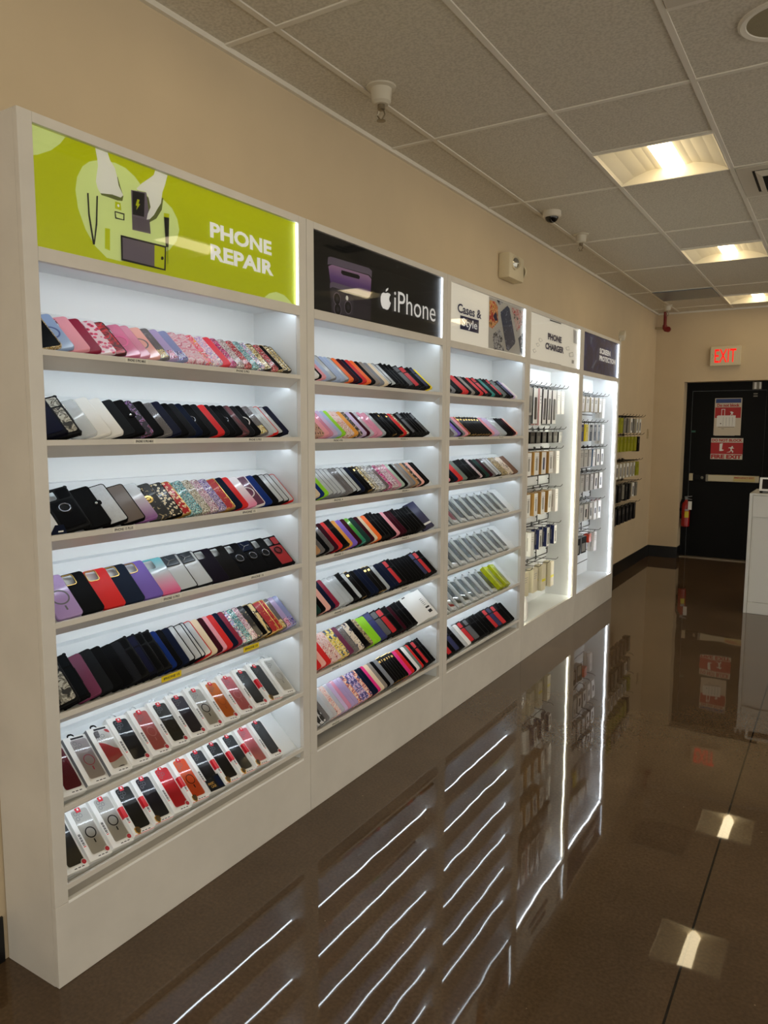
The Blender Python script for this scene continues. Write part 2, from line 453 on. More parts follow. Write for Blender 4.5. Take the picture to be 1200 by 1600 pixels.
sprinkler(0.336, 5.64, 'white fire sprinkler on the ceiling just past the dome camera')
sprinkler(0.24, 9.3, 'small white fire sprinkler far off beside the red pipe')
# dome camera
t = empty('dome_camera', 'small white ceiling dome camera with a black eye', 'security camera', (0.343, 4.97, CH))
m = MB(); m.smooth = True; m.lathe([(0.062, 0), (0.062, -0.028), (0.055, -0.036), (0.044, -0.038)], 28, cap=False); m.build('base', solid('camera white', (215, 208, 192), 0.4), t)
m = MB(); m.smooth = True; m.lathe([(0.044, -0.036)]+[(0.044*math.cos(a*math.pi/16), -0.036-0.036*math.sin(a*math.pi/16)) for a in range(1, 8)]+[(0.001, -0.072)], 24, cap=False); m.build('dome', solid('dome black', (10, 10, 11), 0.08), t)
ART = {
's1.corners': [(1.255,2.423),(1.256,2.116),(2.365,2.42),(2.369,2.107)],
's1.pale': [(1.255,2.423),(1.357,2.426),(1.353,2.415),(1.337,2.394),(1.308,2.368),(1.268,2.345),(1.254,2.34)],
's1.blob': [(1.379,2.285),(1.386,2.321),(1.405,2.355),(1.429,2.375),(1.461,2.388),(1.516,2.397),(1.554,2.393),(1.587,2.378),(1.611,2.358),(1.694,2.34),(1.731,2.321),(1.752,2.293),(1.759,2.261),(1.747,2.225),(1.715,2.19),(1.633,2.146),(1.522,2.119),(1.475,2.12),(1.436,2.146),(1.407,2.184),(1.385,2.237)],
's1.lhsh': [(1.458,2.302),(1.524,2.36),(1.532,2.336),(1.542,2.309),(1.538,2.295),(1.521,2.292),(1.488,2.293),(1.465,2.293)],
's1.lhand': [(1.449,2.422),(1.491,2.425),(1.499,2.398),(1.515,2.381),(1.521,2.36),(1.526,2.335),(1.541,2.312),(1.532,2.303),(1.502,2.304),(1.479,2.3),(1.461,2.297),(1.452,2.308),(1.447,2.325),(1.451,2.348),(1.456,2.371),(1.454,2.392)],
's1.rhsh': [(1.593,2.339),(1.626,2.34),(1.631,2.296),(1.622,2.255),(1.638,2.257),(1.665,2.274),(1.688,2.306),(1.696,2.344),(1.641,2.33)],
's1.rhand': [(1.665,2.419),(1.715,2.42),(1.704,2.386),(1.692,2.359),(1.685,2.325),(1.671,2.306),(1.655,2.282),(1.638,2.266),(1.626,2.262),(1.631,2.28),(1.643,2.303),(1.637,2.327),(1.626,2.344),(1.596,2.341),(1.591,2.344),(1.612,2.365),(1.643,2.389),(1.659,2.402)],
's1.phb': [(1.571,2.335),(1.629,2.343),(1.638,2.262),(1.641,2.223),(1.571,2.22)],
's1.phs': [(1.576,2.334),(1.622,2.338),(1.617,2.268),(1.574,2.265)],
's1.phl': [(1.572,2.26),(1.638,2.261),(1.639,2.228),(1.573,2.224)],
's1.bolt': [(1.593,2.314),(1.602,2.314),(1.597,2.302),(1.603,2.302),(1.588,2.281),(1.592,2.294),(1.586,2.294)],
's1.tw1': [(1.416,2.286),(1.421,2.287),(1.422,2.231),(1.434,2.153),(1.429,2.147),(1.417,2.226)],
's1.tw2': [(1.447,2.286),(1.452,2.287),(1.446,2.207),(1.435,2.149),(1.431,2.148),(1.441,2.21)],
's1.sq1': [(1.511,2.287),(1.53,2.287),(1.532,2.266),(1.51,2.267)],
's1.sq2': [(1.508,2.259),(1.543,2.26),(1.542,2.24),(1.509,2.238)],
's1.sq2i': [(1.511,2.256),(1.539,2.256),(1.538,2.242),(1.513,2.242)],
's1.bar': [(1.472,2.203),(1.489,2.204),(1.486,2.142),(1.469,2.145)],
's1.scr': [(1.695,2.286),(1.716,2.288),(1.71,2.197),(1.699,2.195)],
's1.scrt': [(1.695,2.298),(1.717,2.3),(1.716,2.288),(1.695,2.286)],
's1.scrn': [(1.704,2.196),(1.708,2.197),(1.707,2.145),(1.704,2.145)],
's1.ph2': [(1.526,2.195),(1.7,2.198),(1.695,2.122),(1.525,2.122)],
's1.ph2s': [(1.532,2.19),(1.653,2.192),(1.65,2.127),(1.531,2.128)],
's1.ph2g': [(1.653,2.192),(1.694,2.192),(1.689,2.126),(1.65,2.127)],
's1.dot': [(1.677,2.16),(1.683,2.164),(1.688,2.161),(1.688,2.156),(1.682,2.152),(1.677,2.153)],
's1.blob2': [(2.168,2.11),(2.198,2.129),(2.237,2.14),(2.284,2.135),(2.316,2.12),(2.335,2.107)],
's1.T1': [(1.892,2.317),(1.893,2.266),(2.21,2.322),(2.209,2.264)],
's1.T2': [(1.893,2.245),(1.893,2.195),(2.22,2.247),(2.219,2.193)],
's2.corners': [(2.472,2.412),(2.478,2.106),(3.585,2.412),(3.577,2.113)],
's2.band': [(2.571,2.331),(2.589,2.337),(2.883,2.343),(2.907,2.334),(2.904,2.304),(2.883,2.314),(2.595,2.307),(2.567,2.301)],
's2.frame': [(2.565,2.303),(2.595,2.313),(2.883,2.318),(2.914,2.303),(2.911,2.223),(2.891,2.211),(2.574,2.229)],
's2.screen': [(2.573,2.295),(2.598,2.306),(2.878,2.31),(2.902,2.298),(2.894,2.222),(2.588,2.227)],
's2.island': [(2.667,2.296),(2.795,2.299),(2.809,2.293),(2.803,2.281),(2.677,2.278),(2.664,2.284)],
's2.band2': [(2.583,2.229),(2.602,2.237),(2.81,2.235),(2.883,2.232),(2.894,2.219),(2.875,2.213),(2.602,2.216),(2.582,2.208)],
's2.back': [(2.582,2.209),(2.602,2.217),(2.875,2.216),(2.901,2.204),(2.894,2.114),(2.594,2.105)],
's2.bump': [(2.597,2.197),(2.616,2.203),(2.733,2.2),(2.758,2.188),(2.754,2.122),(2.733,2.115),(2.608,2.115),(2.598,2.124)],
's2.l1': [(2.633,2.172)],
's2.l2': [(2.715,2.148)],
's2.l3': [(2.637,2.129)],
's2.l4': [(2.706,2.186)],
's2.apple': [(2.978,2.231),(2.987,2.247),(3.002,2.255),(3.021,2.254),(3.039,2.259),(3.057,2.258),(3.067,2.253),(3.057,2.243),(3.053,2.231),(3.059,2.221),(3.069,2.217),(3.061,2.2),(3.045,2.183),(3.029,2.18),(3.016,2.182),(2.999,2.182),(2.985,2.194),(2.978,2.211)],
's2.leaf': [(3.021,2.26),(3.025,2.273),(3.046,2.283),(3.042,2.271)],
's2.T': [(3.098,2.273),(3.099,2.179),(3.517,2.289),(3.519,2.185)],
's2.clip': [(3.117,2.402),(3.14,2.404),(3.141,2.384),(3.117,2.383)],
's2.clip2': [(3.125,2.121),(3.147,2.122),(3.147,2.11),(3.125,2.11)],
's3.corners': [(3.7,2.411),(3.701,2.103),(4.791,2.419),(4.779,2.115)],
's3.photo': [(4.202,2.415),(4.772,2.419),(4.767,2.114),(4.206,2.114)],
's3.flor': [(4.211,2.396),(4.296,2.398),(4.335,2.374),(4.347,2.284),(4.262,2.233),(4.21,2.239)],
's3.flord': [(4.269,2.308),(4.31,2.342),(4.339,2.292),(4.302,2.283)],
's3.navy': [(4.379,2.347),(4.487,2.4),(4.522,2.389),(4.631,2.195),(4.622,2.177),(4.52,2.123),(4.485,2.129),(4.38,2.334)],
's3.rfl': [(4.556,2.4),(4.752,2.4),(4.748,2.315),(4.653,2.257),(4.588,2.348)],
's3.bw': [(4.264,2.2),(4.363,2.24),(4.402,2.219),(4.427,2.179),(4.378,2.153),(4.44,2.142),(4.452,2.117),(4.289,2.113)],
's3.drk': [(4.68,2.218),(4.763,2.263),(4.763,2.118),(4.722,2.137)],
's3.top': [(4.317,2.412),(4.425,2.413),(4.393,2.399),(4.361,2.382)],
's3.T1': [(3.781,2.315),(3.785,2.269),(4.095,2.317),(4.094,2.274)],
's3.box': [(3.816,2.256),(4.062,2.258),(4.061,2.183),(3.816,2.182)],
's3.T2': [(3.839,2.242),(3.84,2.197),(4.04,2.245),(4.041,2.2)],
's4.corners': [(4.915,2.404),(4.91,2.091),(6.026,2.426),(6.001,2.104)],
's4.T1': [(5.245,2.313),(5.248,2.268),(5.544,2.318),(5.548,2.271)],
's4.T2': [(5.194,2.24),(5.198,2.195),(5.603,2.252),(5.607,2.202)],
's4.c1': [(5.279,2.413),(5.527,2.415),(5.528,2.408),(5.28,2.405)],
's4.c2': [(5.292,2.111),(5.55,2.111),(5.551,2.101),(5.293,2.097)],
's4.k1': [(5.072,2.261),(5.117,2.262),(5.141,2.249),(5.096,2.235),(5.062,2.247)],
's4.k2': [(5.009,2.217),(5.052,2.226),(5.087,2.213),(5.043,2.197)],
's4.k3': [(4.947,2.169),(4.989,2.181),(5.023,2.165),(4.981,2.15)],
's4.k4': [(5.825,2.403),(5.911,2.402),(5.922,2.301),(5.836,2.301)],
's4.k5': [(5.648,2.249),(5.728,2.265),(5.744,2.237),(5.677,2.231)],
's4.k6': [(5.733,2.214),(5.828,2.231),(5.846,2.198),(5.749,2.186)],
's4.k7': [(5.807,2.169),(5.863,2.169),(5.86,2.143),(5.809,2.143)],
's5.corners': [(6.149,2.414),(6.158,2.108),(7.23,2.437),(7.215,2.122)],
's5.T1': [(6.567,2.334),(6.573,2.287),(6.911,2.331),(6.918,2.281)],
's5.T2': [(6.569,2.267),(6.574,2.222),(7.093,2.273),(7.1,2.228)],
's5.k1': [(6.276,2.399),(6.357,2.398),(6.316,2.339),(6.3,2.337)],
's5.k2': [(6.338,2.146),(6.462,2.221),(6.496,2.219),(6.388,2.142)],
's5.k3': [(6.679,2.422),(6.732,2.422),(6.711,2.396),(6.688,2.403)],
}
# ------------------------------------------------------------------ display units
D = 0.2533; H = 2.445
UY = [1.203, 2.408, 3.628, 4.830, 6.030, 7.227]            # unit boundaries
OP = [(1.247, 2.362), (2.456, 3.586), (3.676, 4.782), (4.876, 5.978), (6.080, 7.178)]
UN = ['green-sign', 'black-sign', 'cases-sign', 'charger', 'screen-protection']
SZ = [[1.838, 1.594, 1.330, 1.082, 0.818, 0.540, 0.302],
      [1.822, 1.585, 1.329, 1.090, 0.834, 0.590, 0.336],
      [1.822, 1.583, 1.329, 1.086, 0.832, 0.578, 0.318]]
TH = math.radians(41.0)                                     # slope of the display boards
cTH, sTH = math.cos(TH), math.sin(TH)
BX = 0.219                                                  # foot of each sloping board
led_cool = emit('cool white light strip', (230, 242, 252), LED_E)
led_v = emit('white light strip', (240, 247, 255), LED_V)
led_w = emit('warm white light strip', (255, 250, 225), LED_V)
led_s = emit('sign light strip', (235, 245, 255), LED_S)
seam = solid('dark seam', (60, 55, 48), 0.8)
tag_white = solid('shelf label white', (225, 222, 212), 0.4); tag_yel = solid('shelf label yellow', (232, 206, 20), 0.4)
ink = solid('dark ink', (25, 25, 30), 0.5)
def cab(i):
    y0, y1 = UY[i], UY[i+1]; a, b = OP[i]; g = 0.0012
    nm = ['tall white display unit with green phone repair sign, nearest the camera',
          'white display unit with black phone sign, second along the wall',
          'white display unit with cases and style sign, middle of the row',
          'white hook display bay under the phone charger sign',
          'white hook display bay under the blue screen protection sign, end of the row'][i]
    t = empty('display_unit', nm, 'display unit', (0, 0, 0))
    t.location = (0, (y0+y1)/2, 0); oy = -(y0+y1)/2
    def B(mb, name, m=None, parent=t, **k):
        for q in range(len(mb.v)): mb.v[q] = (mb.v[q][0], mb.v[q][1]+oy, mb.v[q][2])
        return mb.build(name, m, parent, **k)
    fr = MB(); x0 = D-0.018
    zb = 0.250
    fr.box((x0, y0+g, zb), (D, a, H), ch=0.0015); fr.box((x0, b, zb), (D, y1-g, H), ch=0.0015)
    fr.box((x0, a, 2.418), (D, b, H), ch=0.0015); fr.box((x0, a, 2.068), (D, b, 2.106), ch=0.0015)
    B(fr, 'face_frame', unit_white)
    k = MB().box((x0, y0+g, 0.001), (D, y1-g, zb), ch=0.0015); B(k, 'kick_panel', unit_white)
    B(MB().box((0.004, y0+g, 0), (x0, y0+0.018, H-0.001)), 'side_panel', unit_white); B(MB().box((0.004, y1-0.018, 0), (x0, y1-g, H-0.001)), 'side_panel', unit_white)
    B(MB().box((0.016, a-0.026, zb), (x0-0.0005, a-0.0235, 2.092)), 'inner_lining', inner_white); B(MB().box((0.016, b, zb), (x0-0.0005, b+0.004, 2.092)), 'inner_lining', inner_white)
    s = MB().box((0.004, y0+0.018, 0), (0.016, y1-0.018, H-0.001)); B(s, 'back_panel', inner_white)
    B(MB().box((0.016, a, 2.092), (x0, b, 2.098)), 'top_panel', inner_white); B(MB().box((0.016, y0+0.018, H-0.018), (x0, y1-0.018, H-0.001)), 'top_panel', unit_white)
    if i < 3: B(MB().cbox((x0+0.002, a, zb-0.006), (D+0.0008, b, zb+0.0025), 0.0008), 'painted_edge_light', solid('painted edge light', (250, 250, 248), 0.3))  # whiter strip: light caught on the kick panel's top edge, put into the colour
    s = MB().box((0.016, a-0.02, zb-0.012), (x0, b, zb)); B(s, 'bottom_panel', unit_white if i < 3 else inner_white)
    # strip under the sign rail
    s = MB().box((x0-0.014, a+0.01, 2.082), (x0-0.002, b-0.01, 2.087)); B(s, 'light_strip', emit('soft white light strip', (230, 242, 252), LED_E*0.45) if i < 3 else led_v)
    if i < 3:
        for r, z in enumerate(SZ[i]):
            bd = MB(); th = 0.006
            L = 0.214; tx, tz = BX-L*cTH, z-0.012+L*sTH
            # sloping board and its flat top, one bent sheet
            bd.prism([(BX, z-0.012), (tx, tz), (0.016, tz), (0.016, tz-th), (tx+0.002, tz-th), (BX-0.002, z-0.012-th*1.3)], 1, a-0.023, b-0.001)
            sh = B(bd, 'sloping_shelf', inner_white)
            lp = MB(); lp.prism([(BX-0.004, z-0.0158), (BX-0.004, z-0.0122), (D-0.0115, z-0.0122), (D-0.0115, z-0.001), (D-0.0105, z), (D-0.0016, z), (D-0.0006, z-0.001), (D-0.0006, z-0.0158)], 1, a, b); o = B(lp, 'shelf_lip', unit_white, sh)
            fa = MB(); fa.prism([(D-0.004, z-0.015), (D-0.056, z-0.051), (D-0.060, z-0.047), (D-0.012, z-0.015)], 1, a+0.0005, b-0.0005); B(fa, 'valance', unit_white, sh)
            if r < 6:
                le = MB().box((D-0.072, a+0.008, z-0.046), (D-0.068, b-0.008, z-0.043)); B(le, 'light_strip', led_cool, sh)
            # little name labels stuck to the lip
            for (ly, body, col) in LABELS.get((i, r), ()):
                lb = MB().mat(tag_yel if col else tag_white)
                w = 0.085 if len(body) > 8 else 0.07
                lb.box((D-0.0006, ly-w/2, z-0.0145 if not col else z-0.018), (D+0.0006, ly+w/2, z+(0.0 if not col else 0.002)))
                lb.mat(ink); text(lb, body, (ly-w*0.40, z-0.0115, ly+w*0.40, z-0.0035), lambda p, q: (D+0.0011, p, q), 0.02)
                B(lb, 'shelf_label', None, sh)
    else:
        gr = MB(); z = 0.36
        while z < 2.03:
            gr.box((0.0155, a+0.001, z), (0.0175, b-0.001, z+0.008)); z += 0.1
        B(gr, 'slat_groove', solid('slat groove', (70, 70, 70), 0.6))
        le = MB().box((D-0.030, b-0.004, zb+0.01), (D-0.023, b-0.0005, 2.055)); B(le, 'light_strip', led_w if i == 3 else led_v)
        le = MB().box((D-0.030, a+0.0005, zb+0.01), (D-0.023, a+0.004, 2.055)); B(le, 'light_strip', led_w if i == 3 else led_v)
    le = MB().box((D-0.013, b-0.004, 2.108), (D-0.0085, b-0.0005, 2.416)); B(le, 'sign_light', emit('sign edge strip', (235, 245, 255), 3.0))
    return t, B, a, b
LABELS = {(0, 0): [(1.56, 'IPHONE 15 PRO MAX', 0), (2.03, 'IPHONE 15 PRO', 0)], (0, 1): [(1.58, 'IPHONE 15 PRO MAX', 0), (2.09, 'IPHONE 15 PRO', 0)],
 (0, 2): [(1.49, 'IPHONE 15 PLUS', 0), (2.05, 'IPHONE 15', 0)], (0, 3): [(1.67, 'IPHONE 15 PRO', 0), (2.09, 'IPHONE 15', 0)],
 (0, 4): [(1.66, 'IPHONE 15', 1), (2.05, 'IPHONE 15', 1)],
 (1, 1): [(2.62, 'IPHONE 14 PRO', 0), (3.18, 'IPHONE 14', 0)], (1, 2): [(2.62, 'IPHONE 14', 0), (3.2, 'IPHONE 14', 0)], (1, 3): [(2.62, 'IPHONE 13', 0), (3.2, 'IPHONE 13', 0)],
 (1, 4): [(2.62, 'IPHONE 13', 0), (3.2, 'IPHONE 12', 0)], (1, 5): [(2.6, 'IPHONE 12', 0), (3.1, 'IPHONE 12', 0)], (1, 6): [(2.6, 'IPHONE 11', 0), (3.1, 'IPHONE 11', 0)],
 (2, 1): [(3.82, 'IPHONE XR', 0), (4.4, 'IPHONE XS', 0)], (2, 2): [(3.82, 'IPHONE 8', 0), (4.4, 'IPHONE 8', 0)]}
units = [cab(i) for i in range(5)]

# ---- signs
sx = D-0.014
def gloss(name, rgb, **k): return solid(name, rgb, 0.35, **k)
def glass_mat():
    m = bpy.data.materials.new('sign glass'); m.use_nodes = True; nt = m.node_tree
    for n in list(nt.nodes): nt.nodes.remove(n)
    o = nt.nodes.new('ShaderNodeOutputMaterial'); mx = nt.nodes.new('ShaderNodeMixShader'); tr = nt.nodes.new('ShaderNodeBsdfTransparent')
    gl = nt.nodes.new('ShaderNodeBsdfGlossy'); gl.inputs['Roughness'].default_value = 0.02
    fr = nt.nodes.new('ShaderNodeFresnel'); fr.inputs['IOR'].default_value = 1.5
    nt.links.new(fr.outputs[0], mx.inputs[0]); nt.links.new(tr.outputs[0], mx.inputs[1]); nt.links.new(gl.outputs[0], mx.inputs[2]); nt.links.new(mx.outputs[0], o.inputs[0])
    return m
glass = glass_mat(); film = glass
def sign(i, ground, layers, texts):
    t, B, a, b = units[i]
    p = B(MB().box((sx-0.006, a-0.003, 2.10), (sx, b+0.003, 2.424)), 'sign_panel', ground)
    x = sx+0.0004
    for nm, ms in layers:
        mb = MB()
        for keys, mat_ in ms:
            mb.mat(mat_)
            for k in keys:
                poly = ART[k] if isinstance(k, str) else k
                poly = [(min(max(q[0], a+0.001), b-0.001), min(max(q[1], 2.107), 2.417)) for q in poly]
                flat(mb, [poly], x); x += 0.00012
        B(mb, nm, None, p)
    for body, box, mat_, bold in texts:
        mb = MB(); mb.mat(mat_); text(mb, body, box, lambda u, v: (x+0.0003, u, v), bold)
        B(mb, 'sign_lettering', None, p)
    gp = MB(); gx = sx+0.006
    gp.add([(gx, a+0.0005, 2.1065), (gx, b-0.0005, 2.1065), (gx, b-0.0005, 2.4175), (gx, a+0.0005, 2.4175)], [(0, 1, 2, 3)])
    B(gp, 'sign_glass', glass, p)
def circ(y, z, r, n=16): return [(y+r*math.cos(2*math.pi*k/n), z+r*math.sin(2*math.pi*k/n)) for k in range(n)]
lime = backlit(gloss('lime sign green', (194, 202, 0)), 0.08); pale = backlit(gloss('pale lime', (214, 228, 150)), 0.10); sk = backlit(gloss('print skin white', (226, 226, 214)), 0.10)
skd = gloss('print olive', (150, 170, 40)); pk = gloss('print black', (24, 24, 30)); pg = gloss('print purple grey', (132, 122, 140)); wht = backlit(gloss('print white', (238, 238, 236)), 0.12)
def wb(box): return box
sign(0, lime, [
  ('sign_artwork', [(['s1.pale', 's1.blob', 's1.blob2'], pale), (['s1.lhsh', 's1.rhsh'], gloss('print shade', (120, 130, 70))),
   (['s1.phb'], pg), (['s1.phs'], pk), (['s1.phl'], gloss('print mauve', (120, 110, 125))), (['s1.bolt'], lime),
   (['s1.lhand', 's1.rhand'], sk), (['s1.tw1', 's1.tw2'], pk), (['s1.sq1'], lime), (['s1.sq2'], pk), (['s1.sq2i'], pale), (['s1.bar'], lime),
   (['s1.scr'], pk), (['s1.scrt'], lime), (['s1.scrn'], skd), (['s1.ph2'], pk), (['s1.ph2s'], pg), (['s1.ph2g'], lime), (['s1.dot'], pk),
   ([circ(1.521, 2.277, 0.004)], wht)])],
  [('PHONE', (1.893, 2.266, 2.210, 2.318), wht, 0.04), ('REPAIR', (1.893, 2.194, 2.220, 2.246), wht, 0.04)])
dkp = gloss('phone back violet grey', (58, 52, 66)); met = gloss('phone metal', (128, 118, 140)); lens = gloss('phone lens', (14, 14, 18))
def screen_mat():
    m, nt, b = newmat('print phone screen')
    s = nt.nodes.new('ShaderNodeSeparateXYZ'); nt.links.new(coords(nt), s.inputs[0])
    mr = nt.nodes.new('ShaderNodeMapRange'); mr.inputs[1].default_value = 2.21; mr.inputs[2].default_value = 2.31; nt.links.new(s.outputs[2], mr.inputs[0])
    nt.links.new(ramp(nt, mr.outputs[0], [(0, (70, 40, 95)), (0.5, (130, 95, 165)), (1, (196, 160, 200))]), b.inputs['Base Color']); b.inputs['Roughness'].default_value = 0.35
    return m
sign(1, gloss('sign black', (13, 13, 13)), [
  ('sign_artwork', [(['s2.frame'], lens), (['s2.band'], met), (['s2.screen'], screen_mat()), (['s2.island'], lens), (['s2.back'], dkp), (['s2.band2'], met),
   (['s2.bump'], gloss('phone bump', (76, 70, 84))),
   ([circ(*ART[k][0], r) for k, r in (('s2.l1', 0.027), ('s2.l2', 0.029), ('s2.l3', 0.027))], met),
   ([circ(*ART[k][0], r) for k, r in (('s2.l1', 0.023), ('s2.l2', 0.025), ('s2.l3', 0.023))], lens),
   ([circ(*ART[k][0], r) for k, r in (('s2.l1', 0.010), ('s2.l2', 0.011), ('s2.l3', 0.010))], dkp), ([circ(*ART['s2.l4'][0], 0.010)], sk),
   (['s2.clip', 's2.clip2'], gloss('print dark grey', (42, 42, 42)))]),
  ('sign_logo', [(['s2.apple', 's2.leaf'], wht)])],
  [('iPhone', (3.098, 2.182, 3.518, 2.280), wht, 0.0)])
nav = gloss('print navy', (28, 32, 84))
white_sign = backlit(gloss('sign white', (244, 240, 228)), 0.09)
sign(2, white_sign, [
  ('sign_artwork', [(['s3.photo'], gloss('photo ground', (205, 204, 200))),
   (['s3.flor'], mottle('floral orange', [(0, (190, 40, 30)), (0.42, (225, 120, 80)), (0.5, (240, 205, 150)), (0.58, (225, 160, 60)), (0.66, (40, 40, 70))], 26)),
   (['s3.flord'], nav), (['s3.rfl'], mottle('floral red', [(0, (60, 70, 60)), (0.38, (225, 205, 200)), (0.56, (200, 70, 75)), (0.66, (235, 215, 210))], 30)),
   (['s3.bw', 's3.top'], mottle('floral blue', [(0, (30, 36, 60)), (0.47, (210, 212, 216)), (0.6, (70, 80, 110))], 34)),
   (['s3.drk'], mottle('floral dark', [(0, (215, 215, 215)), (0.38, (26, 30, 42))], 24)),
   (['s3.navy'], mottle('phone slate', [(0, (62, 74, 104)), (0.64, (150, 160, 180))], 30)), (['s3.box'], nav)])],
  [('Cases &', (3.781, 2.268, 4.095, 2.318), nav, 0.02), ('Style', (3.839, 2.188, 4.041, 2.246), wht, 0.01)])
gry = gloss('print sketch grey', (160, 158, 152))
sign(3, white_sign, [
  ('sign_artwork', [(['s4.k1', 's4.k2', 's4.k3', 's4.k5', 's4.k6', 's4.k7'], gry), (['s4.k4'], gloss('print light grey', (196, 194, 188))),
   ([[(p[0]*0.8+c0*0.2, p[1]*0.8+c1*0.2) for p in ART[k]] for k, c0, c1 in (('s4.k1', 5.1, 2.25), ('s4.k2', 5.045, 2.212), ('s4.k3', 4.985, 2.166), ('s4.k5', 5.7, 2.247), ('s4.k6', 5.79, 2.207))], white_sign),
   (['s4.c1', 's4.c2'], gloss('clip dark', (50, 46, 60)))])],
  [('PHONE', (5.245, 2.269, 5.546, 2.316), nav, 0.05), ('CHARGER', (5.196, 2.198, 5.605, 2.245), nav, 0.05)])
sign(4, mottle('sign blue', [(0, (34, 46, 104)), (0.5, (46, 60, 128)), (0.62, (66, 86, 156))], 5, rough=0.35), [
  ('sign_artwork', [(['s5.k1', 's5.k2', 's5.k3'], gloss('print streak', (120, 140, 180)))])],
  [('SCREEN', (6.57, 2.284, 6.915, 2.332), wht, 0.05), ('PROTECTION', (6.571, 2.224, 7.096, 2.270), wht, 0.05)])
# ------------------------------------------------------------------ phone cases
def loops(mb, rings):
    n = len(rings[0]); o = len(mb.v)
    for r in rings: mb.v += [tuple(p) for p in r]
    for i in range(len(rings)-1):
        for k in range(n):
            mb.f.append((o+i*n+k, o+i*n+(k+1) % n, o+(i+1)*n+(k+1) % n, o+(i+1)*n+k)); mb.m.append(mb.mi)
def ring2(W, L, r, ins, z, x0=0, y0=0, n=4):
    rr = max(r-ins, 0.0005)
    return [(p[0], p[1], z) for p in rrect(W-2*ins, L-2*ins, rr, n, x0+ins, y0+ins)]
def shell_mb(W, L, T, cut=None, r=0.011, solidback=True):
    """an open phone case lying face down: side walls, rounded edge, back with the camera opening"""
    mb = MB(); mb.smooth = True; t = 0.0018
    prof = [(t, 0.0004), (0.0004, 0.0), (0, 0.0015), (0, T-0.0032), (0.0010, T-0.0010), (0.0028, T)]
    loops(mb, [ring2(W, L, r, i, z) for i, z in prof])
    holes = [cut] if cut else []
    outer = [p[:2] for p in ring2(W, L, r, 0.0028, T)]
    v, f = tri2d(outer, holes); mb.add([(a, b, T) for a, b in v], f)
    inner = [p[:2] for p in ring2(W, L, r, t, T-t)]
    v, f = tri2d(inner, holes); mb.add([(a, b, T-t) for a, b in v], [tuple(reversed(q)) for q in f])
    loops(mb, [ring2(W, L, r, t, T-t), ring2(W, L, r, t, 0.0004)])
    if cut: loops(mb, [[(p[0], p[1], T-t) for p in cut], [(p[0], p[1], T) for p in cut]])
    return mb
def cutout(kind, W, L):
    if kind == 'square': return rrect(0.034, 0.037, 0.008, 3, 0.006, L-0.044)
    if kind == 'pill': return rrect(0.016, 0.036, 0.0075, 3, 0.007, L-0.045)
    return None
def frame_mb(W, L, T, r=0.011):
    mb = MB(); mb.smooth = True
    prof = [(0.0030, 0.0004), (0.0004, 0.0), (0, 0.0015), (0, T-0.0028), (0.0010, T-0.0006), (0.0030, T+0.0004), (0.0042, T-0.0003), (0.0042, T-0.002), (0.0030, T-0.003), (0.0030, 0.0004)]
    loops(mb, [ring2(W, L, r, i, z) for i, z in prof]); return mb
def plate_mb(W, L, T, ins, cut=None, th=0.0014, r=0.011):
    mb = MB(); v, f = tri2d([p[:2] for p in ring2(W, L, r, ins, T)], [cut] if cut else [])
    mb.add([(a, b, T-0.0006) for a, b in v], f); mb.add([(a, b, T-0.0006-th) for a, b in v], [tuple(reversed(q)) for q in f])
    return mb
def band_mb(outer, inner, z0, z1):
    """flat band between two outlines with the same number of points"""
    mb = MB(); P = lambda l, z: [(p[0], p[1], z) for p in l]
    loops(mb, [P(outer, z0), P(outer, z1), P(inner, z1), P(inner, z0)]); return mb
def annulus(cx, cy, ro, ri, z0, z1, n=28):
    c = lambda r: [(cx+r*math.cos(2*math.pi*k/n), cy+r*math.sin(2*math.pi*k/n)) for k in range(n)]
    return band_mb(c(ro), c(ri), z0, z1)
PARTS = {}
